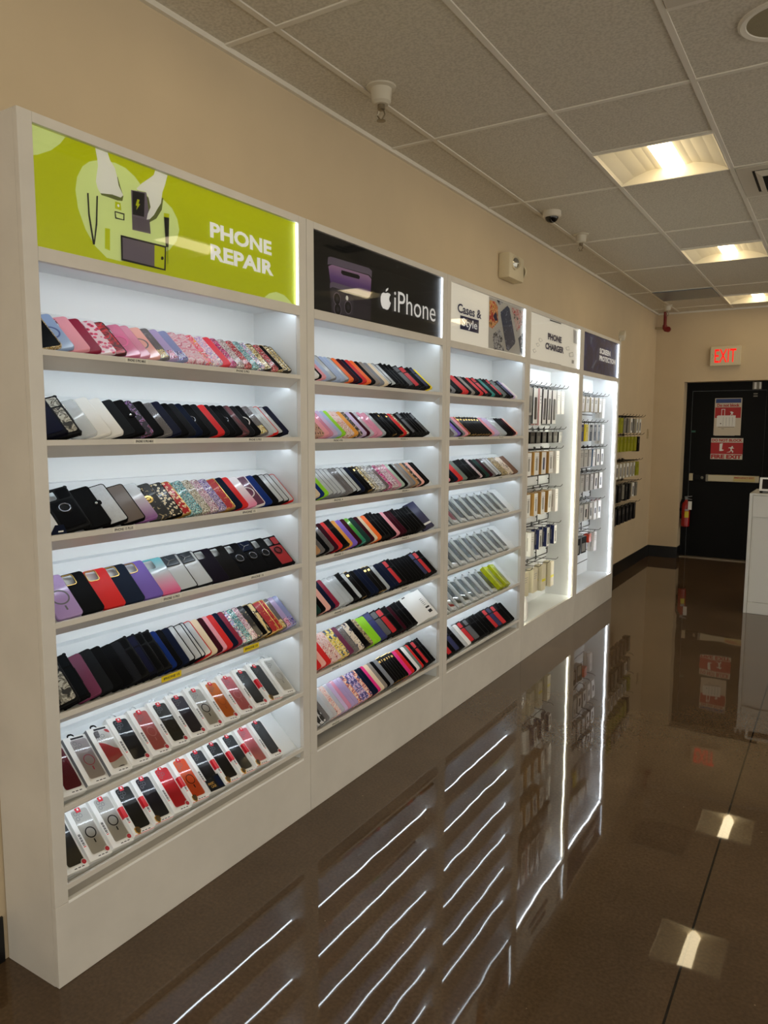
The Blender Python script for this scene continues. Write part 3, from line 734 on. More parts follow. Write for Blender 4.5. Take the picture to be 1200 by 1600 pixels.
def case_parts(look):
    """list of (part name, mesh, label) for a look, meshes shared between copies"""
    if look in PARTS: return PARTS[look]
    d = LOOK[look]; kind = d['kind']; W, L, T = d.get('size', (0.077, 0.156, 0.0115)); m = d['mat']
    out = []; cut = cutout(d.get('cut', 'square'), W, L)
    def P(name, mb, mat_, lab=None, smooth=None):
        if not mb.mats: mb.mats = [mat_]; mb.m = [0]*len(mb.f)
        out.append((name, mb.mesh(name, smooth), lab))
    if kind in ('plain', 'rim', 'ring', 'stand'):
        P('case_shell', shell_mb(W, L, T, cut), m)
    if kind == 'framed':
        P('bumper', frame_mb(W, L, T), d['rim'], d.get('rimlab')); P('back_plate', plate_mb(W, L, T, 0.0036, cut), m)
    if kind == 'rim' or d.get('camrim'):
        c = cut; cx = sum(p[0] for p in c)/len(c); cy = sum(p[1] for p in c)/len(c)
        big = [(cx+(p[0]-cx)*1.13, cy+(p[1]-cy)*1.13) for p in c]
        P('camera_frame', band_mb(big, [(cx+(p[0]-cx)*0.99, cy+(p[1]-cy)*0.99) for p in c], T-0.001, T+0.0015), d.get('camrim') or d['rim'])
    if kind == 'ring' or d.get('magnet'):
        mb = annulus(W/2+0.001, L*0.47, 0.0268, 0.0222, T+0.0001, T+0.0007)
        mb.box((W/2-0.0015, L*0.47-0.048, T+0.0001), (W/2+0.0035, L*0.47-0.032, T+0.0007))
        P('magnetic_ring', mb, d['rm'])
    if kind == 'stand' or d.get('stand'):
        cx, cy = W/2, L*0.5
        P('stand_base', MB().lathe([(0.021, T-0.0005), (0.021, T+0.0018), (0.018, T+0.0026), (0.001, T+0.0026)], 22, Matrix.Translation((cx, cy, 0)), cap=False), d.get('base', black_plastic))
        mb = MB(); mb.smooth = True
        mb.tube([(cx+0.0155*math.cos(2*math.pi*k/20), cy+0.0155*math.sin(2*math.pi*k/20), T+0.0042) for k in range(20)], 0.0019, 6, closed=True)
        P('ring_stand', mb, d.get('rm', chrome))
    if kind == 'rugged':
        mb = shell_mb(W, L, T, cut, r=0.013)
        c = 0.012   # thick bumper corners and side grips
        for (xa, ya) in ((-0.001, -0.001), (W+0.001-c, -0.001), (-0.001, L+0.001-c), (W+0.001-c, L+0.001-c)):
            v = rrect(c, c, 0.005, 2, xa, ya); mb.prism(v, 2, 0.001, T-0.0015)
        for xa in (-0.0014, W-0.0006): mb.box((xa, 0.05, 0.002), (xa+0.002, 0.105, T-0.003))
        P('bumper', mb, d.get('rim', black_plastic), d.get('rimlab'))
        pc = rrect(W-0.014, L-0.062, 0.008, 3, 0.007, 0.010)
        ip = MB(); ip.prism(pc, 2, T-0.0004, T+0.0012); ip.prism(rrect(W-0.050, 0.036, 0.005, 3, 0.044, L-0.045), 2, T-0.0004, T+0.0008)
        P('back_panel', ip, m)
    if kind == 'wallet':
        mb = MB(); mb.smooth = True
        for z0 in (0, T*0.62):
            h = T*0.34
            loops(mb, [ring2(W, L, 0.009, 0.0012, z0), ring2(W, L, 0.009, 0, z0+0.001), ring2(W, L, 0.009, 0, z0+h-0.001), ring2(W, L, 0.009, 0.0012, z0+h)])
            for z, fl in ((z0, 1), (z0+h, 0)):
                v, f = tri2d([p[:2] for p in ring2(W, L, 0.009, 0.0012, z)]); mb.add([(a, b, z) for a, b in v], [tuple(reversed(q)) if fl else q for q in f])
        mb.tube([(0.003, 0.006, T/2), (0.003, L-0.006, T/2)], T/2-0.0006, 8)
        P('cover', mb, m)
        P('inner_tray', MB().cbox((0.006, 0.004, T*0.34), (W-0.004, L-0.004, T*0.64), 0.001), d.get('rim', black_plastic))
        if d.get('clasp'):
            P('clasp', MB().prism(rrect(0.026, 0.018, 0.006, 3, W-0.020, L*0.46), 2, T-0.0002, T+0.002), m)
            P('snap_button', MB().lathe([(0.0042, T+0.0015), (0.0042, T+0.0028), (0.003, T+0.0034), (0.0005, T+0.0035)], 14, Matrix.Translation((W-0.010, L*0.46+0.009, 0)), cap=False), chrome)
    if d.get('slider'):
        s = MB().cbox((0.003, L-0.050, T-0.0002), (W*0.80, L-0.003, T+0.004), 0.002); P('camera_cover', s, d['slider'])
        s = MB().tube([(0.012, L-0.044, T+0.0045), (0.028, L-0.028, T+0.0045), (0.018, L-0.012, T+0.0045)], 0.0012, 5); s.tube([(0.028, L-0.028, T+0.0045), (0.052, L-0.026, T+0.0045)], 0.0012, 5)
        P('cover_ridge', s, chrome)
    if d.get('flake'):
        o = rrect(W-0.012, 0.040, 0.006, 3, 0.006, 0.005)
        P('loose_glitter', MB().prism(o, 2, T-0.0006, T+0.0003), d['flake'])
    if d.get('tips'):
        s = MB(); s.box((W-0.034, L-0.0012, 0.001), (W-0.006, L+0.0006, T)); s.box((W-0.034, -0.0006, 0.001), (W-0.006, 0.0012, T)); s.box((W-0.022, L-0.030, T), (W-0.010, L-0.018, T+0.0006)); P('gold_trim', s, gold)
    if d.get('flower'):
        mb = annulus(W/2, L*0.55, 0.016, 0.009, T, T+0.0025, 20); mb.lathe([(0.006, T), (0.006, T+0.003), (0.001, T+0.0035)], 12, Matrix.Translation((W/2, L*0.55, 0)), cap=False)
        P('gold_flower_ring', mb, d['flower'])
    PARTS[look] = out
    return out
def hx(s): return tuple(int(s[i:i+2], 16) for i in (0, 2, 4))
chrome = solid('polished metal', (200, 198, 195), 0.15, 1.0)
gold = solid('gold metal', (214, 176, 104), 0.22, 1.0)
smoke = solid('grey magnet print', (92, 88, 92), 0.4)
FL = {}
def flk(c): 
    c2 = tuple(min(255, int(v*1.35+40)) for v in c); c3 = tuple(int(v*0.5) for v in c)
    return glitter('glitter %s' % (c,), [c, c2, c3, c, (235, 228, 215), c3, c], 520)
LOOK = {}
def K(key, lab, mat_, kind='plain', **k): LOOK[key] = dict(lab=lab, mat=mat_, kind=kind, **k)
def S(key, lab, h, rough=0.42, **k): K(key, lab, solid('case '+lab+h, hx(h), rough, spec=0.05 if sum(hx(h)) < 200 else 0.3), **k)
frost = clear('frosted back', (205, 210, 214), 0.72, 0.35); clr = clear('clear plastic', (215, 222, 228), 0.38, 0.08)
BIG = (0.081, 0.163, 0.0155)
# plain colours
for key, lab, h in (('k', 'black', '08080a'), ('n', 'navy', '10182e'), ('r', 'red', 'd01818'), ('c', 'charcoal', '1c1d21'), ('g', 'grey', '7c7e84'), ('p', 'pink', 'e79aa8'),
    ('u', 'purple', '7a5cc0'), ('m', 'maroon', '380d1a'), ('e', 'cream', 'dfccae'), ('o', 'orange', 'ef6a20'), ('w', 'white', 'e6e4e2'), ('b', 'blue', '142c6c'),
    ('l', 'light blue', 'a3b4d4'), ('y', 'yellow', 'f2d80c'), ('t', 'tan', 'b78a60'), ('G', 'lime green', '8fd020'), ('B', 'burgundy', '8a1236'), ('P', 'plum', '6c2c4c'),
    ('v', 'lilac', 'c3aed2'), ('T', 'teal', '1f7f78'), ('d', 'dark green', '1e3a34'), ('C', 'coral red', 'dc3a48'), ('M', 'magenta', 'e0287c'), ('q', 'peach pink', 'eeb0a4'),
    ('h', 'greige', '8a8078'), ('D', 'dusky grey green', '67756c'), ('E', 'brown', '6a4430'), ('O', 'amber', 'e09a3c')):
    S(key, lab, h)
    LOOK['+'+key] = dict(LOOK[key], cut='pill', size=(0.077, 0.154, 0.0130))
for key, lab, h, rim in (('1k', 'gold-framed black', '0e0f11', 1), ('1r', 'gold-framed red', 'd31512', 1), ('1n', 'gold-framed navy', '1b2436', 1), ('1u', 'gold-framed purple', '6f57ae', 1)):
    S(key, lab, h, kind='rim', rim=gold)
S('2u', 'plain aubergine', '150f1b'); S('2b', 'plain espresso', '120f0d')
K('lr', 'light blue ringed', clear('sky clear', (150, 176, 218), 0.9, 0.3), 'ring', rm=solid('ring blue', (70, 90, 150), 0.4))
K('vr', 'clear lavender ringed', clear('lavender clear', (190, 160, 215), 0.75, 0.15), 'ring', rm=smoke, size=(0.079, 0.158, 0.012))
K('kr', 'black white-ringed', LOOK['k']['mat'], 'ring', rm=solid('ring white', (200, 200, 200), 0.4))
K('kR', 'black ring-stand', LOOK['k']['mat'], 'stand', rm=solid('dark chrome', (120, 120, 124), 0.2, 1))
K('KR', 'rugged black ring-stand', LOOK['k']['mat'], 'rugged', stand=1, rm=solid('dark chrome', (120, 120, 124), 0.2, 1), size=(0.084, 0.164, 0.014))
K('KS', 'black camera-slider', LOOK['k']['mat'], 'stand', slider=LOOK['n']['mat'], rm=MATS['dark chrome'])
K('RS', 'red armoured', solid('armour red', (160, 14, 22), 0.35), 'rugged', rim=LOOK['k']['mat'], stand=1, rm=black_plastic, base=solid('armour dark red', (110, 10, 18), 0.4))
K('cs', 'frosted slider', frost, 'framed', rim=LOOK['c']['mat'], slider=solid('slider slate', (34, 40, 48), 0.2), cut=None)
K('K', 'rugged black', solid('rubber black', (9, 9, 10), 0.65, spec=0.06), 'rugged', size=BIG)
K('KO', 'orange-marked black rugged', solid('rubber slate', (15, 18, 22), 0.6, spec=0.06), 'rugged', size=BIG, rim=solid('rubber edge slate', (12, 13, 15), 0.6, spec=0.06), camrim=solid('rubber orange', (220, 90, 40), 0.5))
K('N', 'rugged navy', solid('rubber navy', (16, 18, 46), 0.5, spec=0.1), 'rugged', size=BIG, rim=solid('rubber navy dark', (10, 11, 24), 0.5, spec=0.1))
K('NB', 'rugged indigo', solid('rubber indigo', (40, 48, 110), 0.45), 'rugged', size=BIG, rim=solid('rubber indigo edge', (34, 40, 92), 0.5), cut='pill')
K('Kr', 'red-backed black', solid('rubber red', (196, 20, 34), 0.45), 'rugged', size=(0.079, 0.160, 0.0145), cut='pill')
K('Kg', 'grey-backed black', solid('rubber grey', (88, 90, 94), 0.45), 'rugged', size=(0.079, 0.160, 0.0145), cut='pill')
K('Kn', 'navy-backed black', solid('rubber blue', (26, 34, 84), 0.45), 'rugged', size=(0.079, 0.160, 0.0145), cut='pill')
K('KK', 'armoured black', LOOK['k']['mat'], 'rugged', size=(0.079, 0.160, 0.0145), cut='pill')
camo = mottle('camouflage', [(0, (38, 38, 34)), (0.42, (120, 116, 104)), (0.5, (196, 192, 178)), (0.6, (92, 84, 70)), (0.66, (150, 148, 138))], 46, 0.6, 1.0, 3)
K('Q', 'camouflage rugged', camo, 'rugged', size=BIG, camrim=MATS['rubber orange'])
K('wk', 'black wallet', solid('black leather', (11, 11, 12), 0.55, spec=0.06, noise=0.2, nscale=300), 'wallet', clasp=1, size=(0.082, 0.158, 0.014), rim=solid('red lining', (170, 20, 44), 0.5))
K('wp', 'plain black folio', solid('black folio', (9, 9, 10), 0.55, spec=0.06), 'wallet', size=(0.079, 0.158, 0.013))
K('wn', 'navy folio', solid('navy folio', (17, 20, 42), 0.5, spec=0.1), 'wallet', size=(0.079, 0.158, 0.013))
K('wc', 'charcoal folio', solid('charcoal folio', (24, 26, 29), 0.55, spec=0.08), 'wallet', size=(0.079, 0.158, 0.013))
K('wt', 'brown folio', solid('brown leather', (104, 68, 44), 0.5), 'wallet', size=(0.082, 0.160, 0.015))
K('wm', 'dark floral folio', mottle('dark floral', [(0, (40, 20, 40)), (0.45, (24, 18, 36)), (0.55, (150, 110, 170)), (0.6, (110, 50, 66))], 42), 'wallet', size=(0.079, 0.158, 0.013))
K('mp', 'maroon plaid', mottle('maroon plaid', [(0, (60, 16, 22)), (0.5, (96, 24, 32))], 90, stretch=(1, 0.2, 1)), 'plain')
K('gk', 'crystal-edged black', LOOK['k']['mat'], 'framed', rim=glitter('gold crystals', [(230, 205, 150), (250, 240, 215), (120, 95, 50), (200, 170, 110)], 420), camrim=gold)
K('gd', 'gold sequin', glitter('gold sequin', [(222, 200, 140), (250, 242, 214), (96, 78, 44), (190, 160, 96), (240, 225, 180)], 260), 'framed', rim=solid('case edge dark', (40, 34, 26), 0.3))
K('gz', 'gold zebra', mottle('gold zebra', [(0, (16, 14, 12)), (0.5, (222, 200, 140))], 55, stretch=(1, 0.35, 1), detail=1), 'framed', rim=LOOK['k']['mat'])
K('gt', 'black gold-trim', solid('glossy black', (6, 6, 7), 0.3, spec=0.15), 'rim', rim=gold, cut='pill', tips=1)
for key, lab, c in (('x1', 'magenta glitter', (196, 20, 110)), ('x2', 'rose silver glitter', (196, 168, 168)), ('x3', 'red glitter', (176, 20, 34)), ('x4', 'teal glitter', (104, 160, 166)),
        ('x5', 'champagne glitter', (186, 172, 146)), ('x6', 'pink glitter', (214, 158, 180)), ('x7', 'violet glitter', (140, 120, 180)), ('x8', 'silver glitter', (176, 176, 180)), ('x9', 'pale pink glitter', (230, 180, 196))):
    K(key, lab, flk(c))
K('xm', 'pastel mosaic glitter', glitter('pastel mosaic', [(150, 200, 210), (220, 180, 200), (180, 160, 210), (240, 235, 225), (120, 110, 130)], 240))
K('cy', 'crystal clear', clr, cut='square'); K('+cy', 'clear', clr, cut='pill')
K('cp', 'clear pink', clear('clear pink', (240, 160, 190), 0.6)); K('+cp', 'clear pink', MATS['clear pink'], cut='pill')
K('cP', 'clear pink ringed', clear('clear rose', (232, 130, 170), 0.7), 'ring', rm=solid('ring pink', (214, 90, 150), 0.4))
K('qP', 'peach ringed', clear('clear peach', (238, 176, 166), 0.9), 'ring', rm=smoke)
K('cv', 'clear lilac', clear('clear lilac', (196, 176, 224), 0.6)); K('+cv', 'clear lilac', MATS['clear lilac'], cut='pill')
K('cb', 'clear blue', clear('clear blue', (150, 160, 210), 0.6)); K('cg', 'clear smoke', clear('clear smoke', (120, 116, 118), 0.6)); K('+cg', 'clear smoke', MATS['clear smoke'], cut='pill')
K('cGn', 'clear green', clear('clear green', (190, 214, 196), 0.6), cut='pill')
K('f1', 'gold-flake clear', MATS['clear smoke'], flake=flk((214, 176, 90))); K('f2', 'pink-flake clear', MATS['clear lilac'], flake=flk((222, 120, 160)))
K('f3', 'blue-flake clear', MATS['clear blue'], flake=flk((88, 80, 160))); K('f4', 'gold-flake rose', MATS['clear rose'], flake=flk((200, 160, 80)))
K('ck', 'black-framed clear', frost, 'framed', rim=LOOK['k']['mat']); K('+ck', 'black-framed clear', frost, 'framed', rim=LOOK['k']['mat'], cut='pill')
K('cn', 'navy-framed clear', frost, 'framed', rim=LOOK['n']['mat']); K('cr', 'red-framed clear', frost, 'framed', rim=LOOK['r']['mat'])
K('cgr', 'grey-framed frosted', frost, 'framed', rim=LOOK['g']['mat']); K('cw', 'white-framed plum', clear('clear plum', (110, 60, 90), 0.8), 'framed', rim=solid('rim white', (230, 225, 226), 0.3), magnet=1, rm=MATS['ring white'])
K('kf', 'black-framed frosted', solid('frost grey', (186, 190, 194), 0.35, noise=0.06, nscale=120), 'framed', rim=LOOK['k']['mat'], cut=None, size=(0.083, 0.162, 0.014))
K('kh', 'black-framed taupe', solid('taupe', (104, 92, 84), 0.3), 'framed', rim=LOOK['k']['mat'], cut=None, size=(0.081, 0.160, 0.012))
K('xp', 'clear purple-fade', fade('fade purple', [(0, (140, 84, 150)), (0.35, (196, 176, 200)), (0.7, (208, 212, 216))], 0.85), size=(0.080, 0.160, 0.012))
K('xt', 'aqua-pink fade', fade('fade aqua pink', [(0, (232, 88, 140)), (0.25, (226, 150, 180)), (0.55, (190, 190, 196)), (0.95, (110, 196, 210))], 0.9))
K('xb', 'white-pink fade', fade('fade white pink', [(0, (226, 130, 166)), (0.4, (222, 206, 216)), (1, (232, 232, 236))], 1))
K('bf', 'pink butterfly', blobs('butterflies', (226, 200, 208), (214, 66, 106), 62, 0.42, (130, 24, 60)))
K('df', 'dark red floral', mottle('red floral', [(0, (90, 14, 24)), (0.44, (150, 20, 34)), (0.52, (206, 40, 50)), (0.6, (90, 84, 88))], 26), 'framed', rim=solid('rim wine', (70, 10, 24), 0.25))
K('mb', 'pink marble', mottle('pink marble', [(0, (210, 176, 186)), (0.45, (204, 120, 138)), (0.5, (216, 190, 194)), (0.58, (188, 100, 122))], 24))
K('mf', 'multicolour flower', mottle('bright flowers', [(0, (40, 50, 110)), (0.38, (222, 160, 40)), (0.45, (232, 120, 150)), (0.52, (200, 40, 50)), (0.58, (230, 214, 220)), (0.66, (90, 130, 190))], 44))
K('pf', 'pastel floral', mottle('pastel flowers', [(0, (220, 150, 180)), (0.45, (226, 206, 214)), (0.53, (160, 130, 190)), (0.6, (236, 226, 220))], 50))
K('daisyk', 'black daisy', blobs('daisies on black', (16, 15, 15), (232, 222, 196), 92, 0.42, (190, 150, 70)), 'framed', rim=LOOK['k']['mat'])
K('daisyr', 'red daisy', blobs('daisies on red', (176, 18, 26), (236, 214, 176), 92, 0.42, (190, 60, 50)), 'framed', rim=gold)
K('kg', 'black gold-flower', mottle('black gold petals', [(0, (14, 13, 12)), (0.62, (170, 150, 110))], 40), flower=gold)
K('rg', 'red gold-print', mottle('red gold print', [(0, (170, 18, 26)), (0.6, (200, 130, 60))], 46), 'framed', rim=gold)
K('kfl', 'black floral', mottle('black floral', [(0, (14, 14, 18)), (0.55, (90, 70, 60)), (0.62, (200, 180, 170))], 50), cut='pill')
K('lp', 'leopard', blobs('leopard', (196, 150, 128), (40, 24, 22), 120, 0.36), cut='pill')
K('fl1', 'rose floral', mottle('rose floral', [(0, (220, 196, 190)), (0.48, (206, 110, 100)), (0.53, (236, 220, 206)), (0.62, (150, 60, 70))], 60), cut='pill')
K('fl2', 'yellow floral', mottle('yellow floral', [(0, (60, 80, 120)), (0.42, (226, 200, 40)), (0.52, (236, 228, 180)), (0.6, (220, 170, 30))], 60), cut='pill')
K('fl3', 'orange floral', mottle('orange floral', [(0, (70, 70, 120)), (0.42, (226, 110, 60)), (0.5, (240, 220, 200)), (0.6, (214, 90, 40))], 60), cut='pill')
K('fl4', 'lilac mosaic', mottle('lilac mosaic', [(0, (70, 60, 120)), (0.44, (150, 130, 190)), (0.52, (220, 210, 226)), (0.6, (190, 110, 150))], 64), cut='pill')
K('zb', 'zebra', mottle('zebra', [(0, (26, 26, 28)), (0.5, (206, 206, 208))], 60, stretch=(1, 0.4, 1), detail=1), cut='pill')
K('bz', 'beige floral', mottle('beige floral', [(0, (60, 50, 70)), (0.4, (216, 200, 180)), (0.6, (226, 214, 196)), (0.66, (150, 110, 90))], 60), cut='pill')
K('gs', 'gold snakeskin', mottle('snakeskin', [(0, (90, 74, 50)), (0.46, (196, 176, 132)), (0.56, (120, 98, 66))], 90), cut='pill')
K('gg', 'green-gold', fade('fade green', [(0, (24, 118, 104)), (0.6, (70, 160, 50)), (1, (110, 180, 40))]), cut='pill')

ORD = ['first', 'second', 'third', 'fourth', 'fifth', 'sixth', 'seventh', 'eighth', 'ninth', 'tenth', 'eleventh', 'twelfth']
SHELF = ['top', 'second', 'third', 'fourth', 'fifth', 'sixth', 'bottom']
SIGN = ['green-sign', 'black-sign', 'white-sign']
seen = {}
queue = []
def uniq(lab):
    n = len(lab.split())
    assert 4 <= n <= 16, lab
    assert lab not in seen, 'duplicate label '+lab
    seen[lab] = 1; return lab
def place(parts, name, M, label, cat, group):
    if len(parts) == 1:
        o = link(name, parts[0][1]); o.matrix_world = M; root = o
    else:
        root = bpy.data.objects.new(name, None); COL.objects.link(root); root.matrix_world = M; root.empty_display_size = 0.03
        for pn, me, lab in parts:
            c = bpy.data.objects.new(pn, me); COL.objects.link(c); c.parent = root
            if lab: c['label'] = lab
    tag(root, label, cat, group); return root
def frame_at(y, z, a, lean, W, lift=0.0):
    """pose of something lying on a sloping shelf: a turns it about its long side, lean tips its top along the shelf"""
    U = Vector((0, 1, 0)); V = Vector((-cTH, 0, sTH)); N = Vector((sTH, 0, cTH))
    v1 = V*math.cos(lean)+U*math.sin(lean); u1 = U*math.cos(lean)-V*math.sin(lean)
    u2 = u1*math.cos(a)+N*math.sin(a); n2 = N*math.cos(a)-u1*math.sin(a)
    v0 = W*math.cos(a)*math.sin(lean) - (W*math.sin(a)*cTH/sTH if a > 0 else 0); z -= 0.0112
    o = Vector((BX, y, z)) + V*(0.001+max(0, v0)) + N*(0.0008+lift+(W*math.sin(-a) if a < 0 else 0))
    M = Matrix.Identity(4)
    for i in range(3):
        M[i][0] = u2[i]; M[i][1] = v1[i]; M[i][2] = n2[i]; M[i][3] = o[i]
    return M
def expand(spec):
    out = []
    for tok in spec.split():
        n = 1; w = 1.0
        if '*' in tok: tok, q = tok.split('*'); n = int(q)
        if ':' in tok: tok, q = tok.split(':'); w = float(q)
        out += [(tok, w)]*n
    return out
def row(i, r, spec, y0=None, y1=None, lean=1.5):
    a0, b0 = OP[i]; z = SZ[i][r]; items = expand(spec)
    y0 = (a0+0.002 if i == 0 else a0-0.018) if y0 is None else y0; y1 = b0-0.03 if y1 is None else y1
    size = lambda k: LOOK[k].get('size', (0.077, 0.156, 0.0115))
    Wl = size(items[-1][0])[0]; tw = sum(w for _, w in items[:-1])
    pitch = (y1-y0-Wl)/tw
    tmax = sorted(size(k)[2] for k, _ in items)[len(items)*3//4]
    ang = math.asin(min(0.5, (tmax+0.001)/pitch)) if pitch < 0.080 else 0.02
    y = y0; labs = [LOOK[k]['lab'] for k, _ in items]; j = 0
    run = []
    # group runs of one look so that a label counts inside its own run
    for j, (k, w) in enumerate(items):
        st = j
        while st > 0 and labs[st-1] == labs[j]: st -= 1
        en = j
        while en < len(items)-1 and labs[en+1] == labs[j]: en += 1
        pos = j-st; n = en-st+1
        sh = '%s %s shelf' % (SHELF[r], SIGN[i])
        if n == 1:
            lab = ('leftmost %s phone case on %s' % (labs[j], sh)) if j == 0 else '%s phone case right of the %s one, %s' % (labs[j], labs[st-1], sh)
        else:
            lab = ('%s %s case at left end of %s' % (ORD[pos], labs[j], sh)) if st == 0 else '%s %s case after the %s one, %s' % (ORD[pos], labs[j], labs[st-1], sh)
        run.append(lab)
    cnt = {}
    for l in run: cnt[l] = cnt.get(l, 0)+1
    idx = {}
    for j, ((k, w), lab) in enumerate(zip(items, run)):
        if cnt[lab] > 1:      # the same pair of neighbours occurs twice in the row: name the neighbour on the right as well
            idx[lab] = idx.get(lab, 0)+1
            nx = labs[j+1] if j+1 < len(labs) else None
            core = lab.split(' right of the ')[0] if ' right of the ' in lab else lab.split(' after the ')[0]
            lab = '%s, %s such pair, %s %s shelf' % (lab.rsplit(',', 1)[0].replace('phone case', 'case'), ORD[idx[lab]-1], SHELF[r], SIGN[i])
        W, L, T = size(k)
        j1 = (R.random()-0.5)
        M = frame_at(y, z, ang+math.radians(j1*1.2), math.radians(lean+R.uniform(-1.2, 1.2)), W)
        queue.append((y, k, M, uniq(lab), 'phone cases on the %s shelf of the %s unit' % (SHELF[r], SIGN[i])))
        y += pitch*w
row(0, 0, 'gk lr:1.3 p B:1.3 bf df:1.3 cP cp qP f1 f2 f3 mb mb:.9 mf:1.2 pf C:.8 x1 x2 x3 x4:.8 xm gd x3:.8 gk:.7 gd:.5 gd', y1=2.335)
row(0, 1, 'N:1.2 Q:1.6 cy:1.3 cw0:1.3 cw0:1.3 wk wp wm wp:1.1 cg wc k k n k kR c r:.7 c k k mp:.8 c kr:1.3 f1 cy:.8 cr ck:.7 wn', y1=2.30) if False else None
K('bx', 'clear-boxed', solid('clear case box', (222, 222, 218), 0.25), 'plain', size=(0.080, 0.160, 0.012), cut='none')
K('bxo', 'white boxed clear', solid('white insert', (226, 224, 218), 0.3), 'plain', size=(0.080, 0.166, 0.012), cut='none', outline=1)
row(0, 1, 'N:1.2 Q:1.7 cy:1.3 bxo:1.2 bxo:1.2 wc wk wm:1.2 wp:1.1 cg wn k:.9 c:.9 n kR c:.9 r:.7 c:.9 k kR mp:.8 c kr:1.2 f1:.8 cy:.8 cr:.8 ck:.8 wn', y1=2.31)
row(0, 2, 'KR:1.9 wk:1.6 kf:1.7 kh:1.3 xp:1.5 kg:1.3 daisyk daisyr:1.3 x4 x5 x6 x7:1.1 rg n:.8 r:1.2 xb:1.1 cw:1.1 b k:.8 ck:.8 ck:.7 cr', y0=1.308, y1=2.34)
row(0, 3, 'vr:1.02 1k 1r 1n 1u xt cs cs 2u 2b kR KS kR RS', y0=1.277, y1=2.345, lean=3)
row(0, 4, 'Q:1.2 KO:1.5 P:1.3 wc:1.2 wp:1.4 k c:.9 K N K K b:.8 k n:.9 ck ck:.6 cn cr:.9 e:.9 m:.7 p r n:.7 B:.7 xm x4 x6 kg gk:.8 gz:1.4 rg:.8 rg:.8 f1 f2 f3', y1=2.35)
row(1, 0, 'w:.5 k:.8 p l cgr l:.8 l:.8 cgr o:1.1 m:.8 n r o k:1.1 h g e:.9 K K K K:1.2 KK:1.6 Kg:1.6 Kr:1.6 KK:1.2 Kn:.8 y:1.3'.replace('K K K K', 'ck ck KK KK'), y1=3.50)
row(1, 1, '+lp +lp +p cp v:.9 +l G +fl1 +fl1 +O kfl +v +m +cy +cp:1.3 +cp +cy +k +k gt +k gt +r:.8 gd +k Kg:1.2 KK KK KK Kg'.replace('+lp', 'lp').replace('+fl1', 'fl1'), y1=3.47)
row(1, 2, '+e +b +G:1.2 cgr cgr cgr cgr +cg +cg +ck +ck +n +k gt gd x5 x8 x8 +cg x1 x6 x9:.9 +cp cGn +k:.8 +cy +h:.8 +g +t kfl +q +k:.8 +k', y1=3.48)
row(1, 3, '+t +cg +k +cg +m +r:1.4 KK +O:1.2 +u:1.1 +m gg:1.3 +d +m:.8 +e:1.1 +o:1.2 KK:1.1 KK +k +k +p:1.2 +m +m KK +k:.8 +k +k KK KK', y1=3.44)
row(1, 4, '+d +k +q +n:.9 +B:1.3 +cy +cy:.8 +cy KK +ck gt +k +n +n gt gt:.8 +cy:1.5 +n +n Kr KK +k +k +k:.8 +k:.8 +k +k Kn:1.2 Kr:1.2 KK', y1=3.57)
row(1, 5, '+r +q +r fl1:1.2 fl1:.8 fl2 fl2 +P:1.2 +cg:1.2 bz:1.2 KK gs:.8 G:1.1 G:1.3 NB:1.7 Kg:1.5 Kr:1.4 KK +m:.8 +k KK:1.3 KK', y1=3.36)
row(1, 6, 'zb zb +cg +cy +cy fl1 +cy:.8 +v +cp +cv +cv fl3 fl4 fl4 fl3:.8 +n +n:.8 +M:1.1 +e +h +k:1.1 +g gt:.8 gt:.8 gt:.8 gt:.8 gt:.8 gt +M:1.1 +r:.9 +k +w:.8 +D:.7 +r KK:1.2 Kr KK KK', y1=3.56)
row(2, 0, '+k +g +k +k +r:.8 +r:.9 +k +h:.6 +k +k +r:.7 +k Kr:1.2 +k +T:.6 KK KK Kr +D:.9 Kg +k Kn:.9 +v:.8 +w', y1=4.70)
row(2, 1, '+cg +cg +cy +u:.7 +n:.9 +g +p:.7 rg gt gt gt gt gt gt gt gt +p +v +v +cy +cy +cy +k +k +k +m:.7 +q', y1=4.72)
row(2, 2, '+p +k +n:1.2 +r:1.2 +D +k KK:1.3 KK x9 +k +d:1.1 +m +cg ck:.8 ck gs gs bz bz:1.3 wt', y1=4.74)
row(2, 6, 'KK Kr:.8 KK Kn:1.1 KK +cy:.8 +w Kr:1.4 Kg:1.5 KK KK +k KK Kr:1.2 Kn:1.2 Kr:1.5 KK +k', y1=4.74)

# the 300 nearest cases are objects of their own, the farther rest one mass
queue.sort(key=lambda q: q[0])
for y, k, M, lab, grp in queue[:300]: place(case_parts(k), 'phone_case', M, lab, 'phone case', grp)
rest = MB(); org = Vector((0.15, 4.2, 1.0))
for y, k, M, lab, grp in queue[300:]:
    for pn, me, l_ in case_parts(k):
        o_ = len(rest.v); rest.v += [tuple(M @ v.co - org) for v in me.vertices]
        ids = []
        for m_ in me.materials: rest.mat(m_); ids.append(rest.mi)
        for p_ in me.polygons: rest.f.append(tuple(q+o_ for q in p_.vertices)); rest.m.append(ids[p_.material_index])
o = rest.build('phone_cases', None, smooth=True); o.location = org
tag(o, 'many small phone cases packed on the farther shelves of the cases-sign unit', 'phone cases', None, 'stuff')

